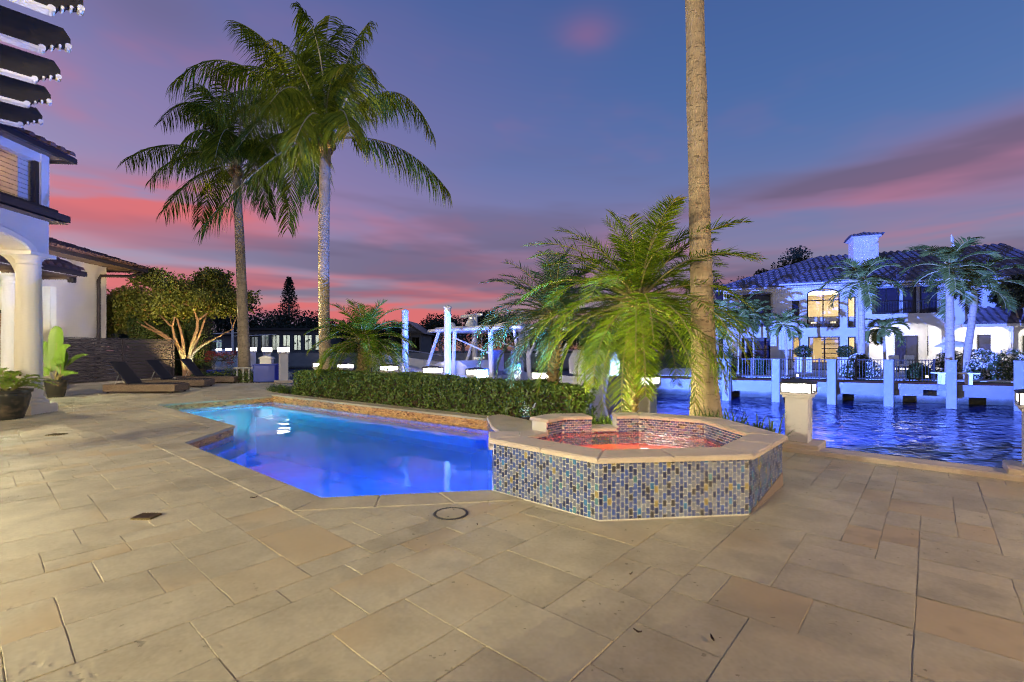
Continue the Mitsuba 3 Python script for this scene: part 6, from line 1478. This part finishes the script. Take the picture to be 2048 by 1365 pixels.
for k, (px, d_, s_, lab, fl) in enumerate([(1722, 21.2, 0.75, 'purple flowering shrub at the foot of the palm before the arched window', (1500, 0.07, 'm_white_flower')), (1840, 20.6, 0.5, 'rounded lit shrub at the right end of the iron fence', None),
                                         (1905, 21.3, 0.85, 'white flowering shrub behind the dock bench', (1800, 0.075, 'm_white_flower')), (1965, 20.8, 0.9, 'broad white flowering shrub right of the dock bench', (2200, 0.075, 'm_white_flower')), (2025, 20.0, 0.9, 'dark shrub with pale flowers at the right edge of the far terrace', (900, 0.07, 'm_white_flower')),
                                         (1437, 23.5, 0.45, 'small yellow green shrub at the left end of the far dock', None), (1510, 24.5, 0.7, 'dark shrub under the slender palms', None), (1450, 26, 0.9, 'hedge like shrub at the left end of the far terrace', None)]):
    b = near_d(px, d_)
    shrub('terrace_shrub', lab, b, [(-0.55 * s_, 0, 0.45 * s_, 0.62 * s_), (0.5 * s_, 0.1, 0.5 * s_, 0.66 * s_), (0.0, 0.1, 0.95 * s_, 0.62 * s_), (0.1, -0.2, 0.35 * s_, 0.5 * s_)], int(3200 * s_ + 900), 0.10, 'm_clip_leaf', stems=True, flowers=fl)
for px, lab in ((1606, 'white planter with dark topiary left of the ground floor window'), (1693, 'white planter with dark topiary right of the ground floor window')):
    t = thing('terrace_planter', lab, 'planter'); b = near_d(px, 27.0)
    obj('box', MB().add(*rbox((0.75, 0.75, 0.85), 0.02, b + Z * 0.43, -0.4)), 'm_white_paint', t)
    v, f, uv = leaf_cloud(rg, blob_points(rg, 1500, [b + Z * 1.15], 0.48), 0.09, 0.5); obj('topiary', MB().add(v, f, uv=uv), 'm_clip_leaf', t, kind='stuff')
t = thing('patio_umbrella', 'white patio umbrella under the middle arch of the far house', 'umbrella'); b = near_d(1906, 26.0)
obj('canopy', MB().lathe([(0.78, 1.42), (0.72, 1.52), (0.45, 1.68), (0.03, 1.78)], 8, b).lathe([(0.03, 1.76), (0.45, 1.66), (0.78, 1.415)], 8, b), 'm_sail', t)
obj('pole', MB().tube([b, b + Z * 1.77], 0.025, 8), 'm_alu', t)
for k, (px, lab) in enumerate(((1795, 'white terrace chair left of the glass door'), (1826, 'white terrace chair in front of the glass door'))):
    t = thing('terrace_chair', lab, 'chair'); b = near_d(px, 26.5)
    obj('seat', MB().add(*rbox((0.55, 0.55, 0.10), 0.02, b + Z * 0.42)), 'm_sail', t); obj('back', MB().add(*rbox((0.55, 0.08, 0.5), 0.02, b + [0, 0.26, 0.72])), 'm_sail', t)
    for sx in (-1, 1):
        for sy in (-1, 1): obj('leg', MB().box(b + [0.24 * sx, 0.24 * sy, 0.185], (0.04, 0.04, 0.37)), 'm_iron', t)
for k, (px, d_, lab) in enumerate(((1595, 21.0, 'small garden spotlight on the far dock behind the large lantern post'), (1854, 20.0, 'small garden spotlight at the right end of the iron fence'), (2032, 19.0, 'small garden spotlight at the right edge of the far dock'))):
    t = thing('garden_spotlight', lab, 'garden light'); b = near_d(px, d_)
    obj('globe', MB().lathe([(0.002, 0.10), (0.05, 0.12), (0.06, 0.16), (0.04, 0.21), (0.002, 0.22)], 10, b), 'm_lamp_glass', t, emitter={**lamp_area((5, 4, 2.2)), 'sampling_weight': 0.0})
    obj('stake', MB().tube([b, b + Z * 0.11], 0.015, 6), 'm_iron', t)
t = thing('flagpole', 'white flagpole with furled flag behind the far house roof', 'flagpole'); b = at(1903, 698, 26.0) * [1, 1, 0]
obj('pole', MB().tube([b, b + Z * at(1903, 470, 26)[2]], [0.06, 0.03], 8), 'm_white_paint', t)
zt_ = at(1903, 470, 26)[2]; obj('flag', MB().tube([b + [0.06, 0, zt_ - 0.1], b + [0.09, 0, zt_ - 0.6], b + [0.07, 0, zt_ - 1.25]], [0.03, 0.08, 0.04], 7), 'm_white_flower', t)

# ------------------------------------------------------------------ the far end of the canal: trees, houses, boats
def horizon_z(py, d): return EYE + (HOR - py) / FPX * d
structure('far_shore', MB().prism(sg.Polygon([(-75, 52), (-40, 52.5), (2, 47), (9, 47), (9, 48), (14, 90), (60, 300), (-200, 300), (-200, 45)]), -2.6, 0.25), 'm_far_ground', 'dark wooded shore at the end of the canal')
structure('far_quay', MB().prism(sg.Polygon([(-75, 51.6), (-40, 52.1), (2, 46.6), (9, 46.6), (9, 46.99), (2, 46.99), (-40, 52.49), (-75, 51.99)]), -2.6, 0.9), 'm_seawall', 'low dark quay wall of the far shore')
rg = np.random.default_rng(101)
def mass_tree(label, px, py_top, d, w, seed, leaf='m_far_leaf', n=2600, size=0.42, name='background_tree', py_low=None, group='dark trees along the far shore'):
    rg_ = np.random.default_rng(seed); zt = horizon_z(py_top, d); b = np.array([(px - 1024) / FPX * d, d, 0.0]); t = thing(name, label, 'tree', group)
    zl = 0.8 if py_low is None else horizon_z(py_low, d)
    bl = []
    for k in range(9):
        q = rg_.random(); bl.append(b + [rg_.normal(0, w * 0.30), rg_.normal(0, w * 0.25), zl + (zt - zl) * (0.25 + 0.62 * q)])
    rr = w * rg_.uniform(0.20, 0.36, 9)
    p = blob_points(rg_, n, bl, rr, 0.8, 0.9); p = p[p[:, 2] < zt + 0.4]
    v, f, uv = leaf_cloud(rg_, p, size, 0.6, 0.3)
    obj('crown', MB().add(v, f, uv=uv), leaf, t, kind='stuff')
    tr = MB().tube([b, b + [0.1, 0, zl * 0.6 + 0.6], b + Z * (zl + (zt - zl) * 0.5)], [w * 0.05 + 0.06, w * 0.045 + 0.04, 0.05], 7)
    for q in bl[:4]: tr.tube([b + Z * (zl * 0.6 + 0.6), (b + q) / 2 + Z * 0.4, q], [0.07, 0.05, 0.02], 5)
    obj('trunk', tr, 'm_bark_grey', t)
    return t
wheres = [(232, 575, 46, 5.5), (275, 610, 50, 6), (330, 600, 58, 7), (430, 600, 60, 7), (505, 612, 62, 7), (540, 622, 66, 7), (605, 637, 70, 6), (640, 645, 66, 7), (690, 640, 66, 7), (750, 640, 62, 6), (770, 655, 58, 5), (850, 642, 74, 6), (880, 640, 76, 6), (925, 634, 80, 6), (968, 626, 80, 7), (1010, 634, 78, 7), (1060, 640, 70, 7), (1110, 650, 70, 7), (1180, 655, 66, 7), (1250, 660, 62, 7), (1320, 655, 60, 7), (1380, 650, 56, 7)]
names_ = ['against the white wing at far left', 'left of the uplit tree', 'behind the uplit tree', 'right of the uplit tree crown', 'just right of the far coconut palm trunk', 'left of the tall conifer', 'at the foot of the tall conifer', 'left of the tallest coconut palm trunk', 'behind the tallest coconut palm trunk', 'behind the small date palm', 'left of the gabled house', 'right of the gabled house', 'behind the radar of the boat', 'behind the hardtop of the boat', 'behind the rear lift piling', 'left of the blue lit date palm', 'behind the blue lit date palm', 'between the two date palms', 'behind the leaning date palm', 'right of the leaning date palm', 'behind the big trunk, lower left', 'behind the big trunk, lower right']
for k, (px, py, d, w) in enumerate(wheres):
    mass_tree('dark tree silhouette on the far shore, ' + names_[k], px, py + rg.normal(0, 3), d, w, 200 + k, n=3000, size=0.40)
# the tall conifer
t = thing('norfolk_pine', 'tall dark conifer silhouette left of the tallest palm trunk', 'tree', None)
d = 68.0; b = np.array([(578 - 1024) / FPX * d, d, 0.0]); zt = horizon_z(555, d)
obj('trunk', MB().tube([b, b + Z * zt], [0.28, 0.03], 8), 'm_bark_grey', t)
pts = []
for k in range(26):
    z = 3.2 + (zt - 3.4) * k / 25; r = 0.28 + 1.75 * (1 - k / 25) ** 0.75
    for q in range(7):
        a = 2 * np.pi * q / 7 + k * 0.5 + rg.normal(0, 0.12); m = 26
        s = rg.random(m) ** 0.7; pts.append(b + np.c_[s * r * math.cos(a), s * r * math.sin(a), z + 0.22 * s * r + rg.normal(0, 0.09, m)])
v, f, uv = leaf_cloud(rg, np.vstack(pts), 0.34, 0.35, 0.6); obj('branches', MB().add(v, f, uv=uv), 'm_far_leaf', t, kind='stuff')
# trees that rise over the roof of the far house
for k, (px, py, d, w, lab) in enumerate(((1598, 486, 46, 4.2, 'tall dark tree rising over the left roof of the far house'), (1640, 512, 46, 3.4, 'lower dark tree right of the one over the left roof of the far house'), (1500, 540, 44, 2.6, 'small dark treetop over the left end of the far house roof'), (1955, 490, 40, 4.4, 'dark treetop over the right roof of the far house'), (1840, 522, 44, 5, 'dark treetop behind the tower of the far house'), (2062, 556, 26, 2.2, 'dark tree at the right edge of the frame by the far house'), (1415, 560, 50, 4.5, 'tree beside the big trunk at the left end of the far house'))):
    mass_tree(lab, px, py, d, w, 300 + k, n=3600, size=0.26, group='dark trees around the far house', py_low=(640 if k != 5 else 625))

# houses on the far shore
def small_house(label, px0, px1, py_eave, py_ridge, d, dep, lit, seed, z0=0.25, bs='m_shore_wall', nwin=5, col=(0.75, 0.9, 1.0), flat=False):
    t = thing('shore_house', label, 'house'); x0, x1 = (px0 - 1024) / FPX * d, (px1 - 1024) / FPX * d; ze, zr = horizon_z(py_eave, d), horizon_z(py_ridge, d)
    W_ = x1 - x0; wv = sg.box(x0, z0, x1, ze); hs = []
    for k in range(nwin):
        c = x0 + W_ * (k + 0.5) / nwin; w = W_ / nwin * 0.36
        hs.append(sg.box(c - w, z0 + (ze - z0) * 0.28, c + w, z0 + (ze - z0) * 0.86))
    for h_ in hs: wv = wv.difference(h_)
    fr = lambda m, v=0.0: m.frame((0, d + v, 0), (1, 0, 0), Z, (0, -1, 0))
    obj('wall', fr(MB().prism(wv, -0.25, 0.0)), bs, t)
    obj('side_wall', MB().box((x0 + 0.13, d + dep / 2, (z0 + ze) / 2), (0.25, dep - 0.6, ze - z0 - 0.01)), bs, t); obj('side_wall', MB().box((x1 - 0.13, d + dep / 2, (z0 + ze) / 2), (0.25, dep - 0.6, ze - z0 - 0.01)), bs, t)
    obj('back_wall', MB().box(((x0 + x1) / 2, d + dep * 0.8, (z0 + ze) / 2), (W_ - 0.6, 0.2, ze - z0 - 0.02)), 'm_room' if lit else 'm_room_dark', t)
    if flat: obj('roof', MB().add(*rbox((W_ + 1.2, dep + 1.2, 0.3), 0.03, ((x0 + x1) / 2, d + dep / 2, ze + 0.16))), 'm_dark_frame', t)
    else:
        g = sg.Polygon([(x0 - 0.5, ze + 0.004), (x1 + 0.5, ze + 0.004), ((x0 + x1) / 2, zr)])
        obj('roof', fr(MB().prism(g, -dep, 0.4)), 'm_gutter', t)
        obj('gable', fr(MB().prism(g.buffer(-0.28, join_style='mitre'), 0.405, 0.43)), bs, t)
    for h_ in hs:
        f_ = h_.difference(h_.buffer(-0.06)); a, zb_, b, zt_ = h_.bounds; f_ = f_.union(sg.box((a + b) / 2 - 0.03, zb_, (a + b) / 2 + 0.03, zt_))
        k = obj('window', fr(MB().prism(f_, -0.06, 0.02), 0.1), 'm_dark_frame', t)
        for s in (0, 1):
            p = sg.box(a + 0.06 + s * (b - a) / 2 - s * 0.03, zb_ + 0.06, a + (b - a) / 2 * (1 + s) - 0.03 - s * 0.03, zt_ - 0.06); tv, tf = trimesh.creation.triangulate_polygon(p, engine='earcut')
            obj('pane', fr(MB().add(np.c_[tv, np.zeros(len(tv))], tf), 0.12), 'm_glass', k)
    if lit:
        obj('ceiling_panel', MB().add([[x0 + 0.3, d + 0.4, ze - 0.03], [x1 - 0.3, d + 0.4, ze - 0.03], [x1 - 0.3, d + dep * 0.7, ze - 0.03], [x0 + 0.3, d + dep * 0.7, ze - 0.03]], [[0, 3, 2, 1]]), 'm_lamp_glass', t, emitter={**lamp_area(np.array(col) * lit), 'sampling_weight': 0.0})
    return t
small_house('low modern white house with bright windows beyond the left lantern pillars', 497, 645, 663, 655, 56, 6, 3.2, 1, 0.9, nwin=7, flat=True, z0=0.25) if False else small_house('low modern white house with bright windows beyond the left lantern pillars', 497, 648, 662, 655, 56, 6, 3.2, 1, nwin=7, flat=True)
small_house('grey gabled house on the far shore left of the boat', 776, 842, 668, 640, 58, 8, 0, 2, nwin=3)
small_house('small white house with blue windows behind the uplit tree', 368, 446, 672, 660, 46, 5, 2.2, 3, nwin=4, flat=True, col=(0.45, 0.75, 1.0))
for px, h, lab in ((395, 646, 'thin white pole behind the left end of the pillar row'), (465, 650, 'thin white pole left of the far coconut palm trunk')):
    d = 38.0; b = np.array([(px - 1024) / FPX * d, d, 0.0]); t = thing('dock_pole', lab, 'pole')
    obj('shaft', MB().tube([b - Z * 2, b + Z * horizon_z(h, d)], 0.09, 8), 'm_white_paint', t); obj('arm', MB().bar(b + Z * (horizon_z(h, d) - 0.9), b + [3.0, 1.0, horizon_z(h, d) - 0.75], 0.05), 'm_white_paint', t)
# a moored motor boat behind the left pillars
t = thing('moored_boat', 'blurred white motor boat moored behind the left row of lantern pillars', 'boat')
d = 40.0; b = np.array([(424 - 1024) / FPX * d, d, -0.8])
hl = MB()
secs = []
for k in range(12):
    x = k / 11; hw_ = 1.3 * (1 - max(0, (x - 0.5) / 0.5) ** 2.2) + 0.02; sh_ = 1.25 + 0.5 * x * x
    secs.append([(-hw_, sh_), (-hw_ * 0.8, 0.1), (0, -0.2 + 0.5 * max(0, x - 0.7)), (hw_ * 0.8, 0.1), (hw_, sh_), (0, sh_ - 0.02)])
v = np.array([[b + [-3.6 + 7.2 * k / 11, y, z] for (y, z) in s] for k, s in enumerate(secs)]).reshape(-1, 3)
i, j = np.meshgrid(np.arange(11), np.arange(6), indexing='ij'); hl.add(v, np.stack([i * 6 + j, (i + 1) * 6 + j, (i + 1) * 6 + (j + 1) % 6, i * 6 + (j + 1) % 6], -1).reshape(-1, 4))
obj('hull', hl, 'm_gelcoat', t, smooth=40)
obj('cabin', MB().prism(sg.Polygon([(-2.4, 1.3), (1.6, 1.3), (0.7, 2.1), (-2.2, 2.15)]), -0.9, 0.9, 0.06).frame(b, (1, 0, 0), Z, (0, -1, 0)), 'm_gelcoat', t)
obj('window_band', MB().prism(sg.Polygon([(-2.0, 1.55), (1.15, 1.55), (0.75, 1.95), (-1.95, 1.98)]), -0.915, 0.915).frame(b, (1, 0, 0), Z, (0, -1, 0)), 'm_tinted', t)
obj('hardtop', MB().add(*rbox((2.6, 1.9, 0.1), 0.03, b + [-1.0, 0, 2.75])), 'm_gelcoat', t)
for x in (-2.1, 0.1):
    for y in (-0.8, 0.8): obj('hardtop_leg', MB().bar(b + [x, y, 2.1], b + [x, y, 2.7], 0.06), 'm_gelcoat', t)
# hanging basket of flowers far behind the small date palm
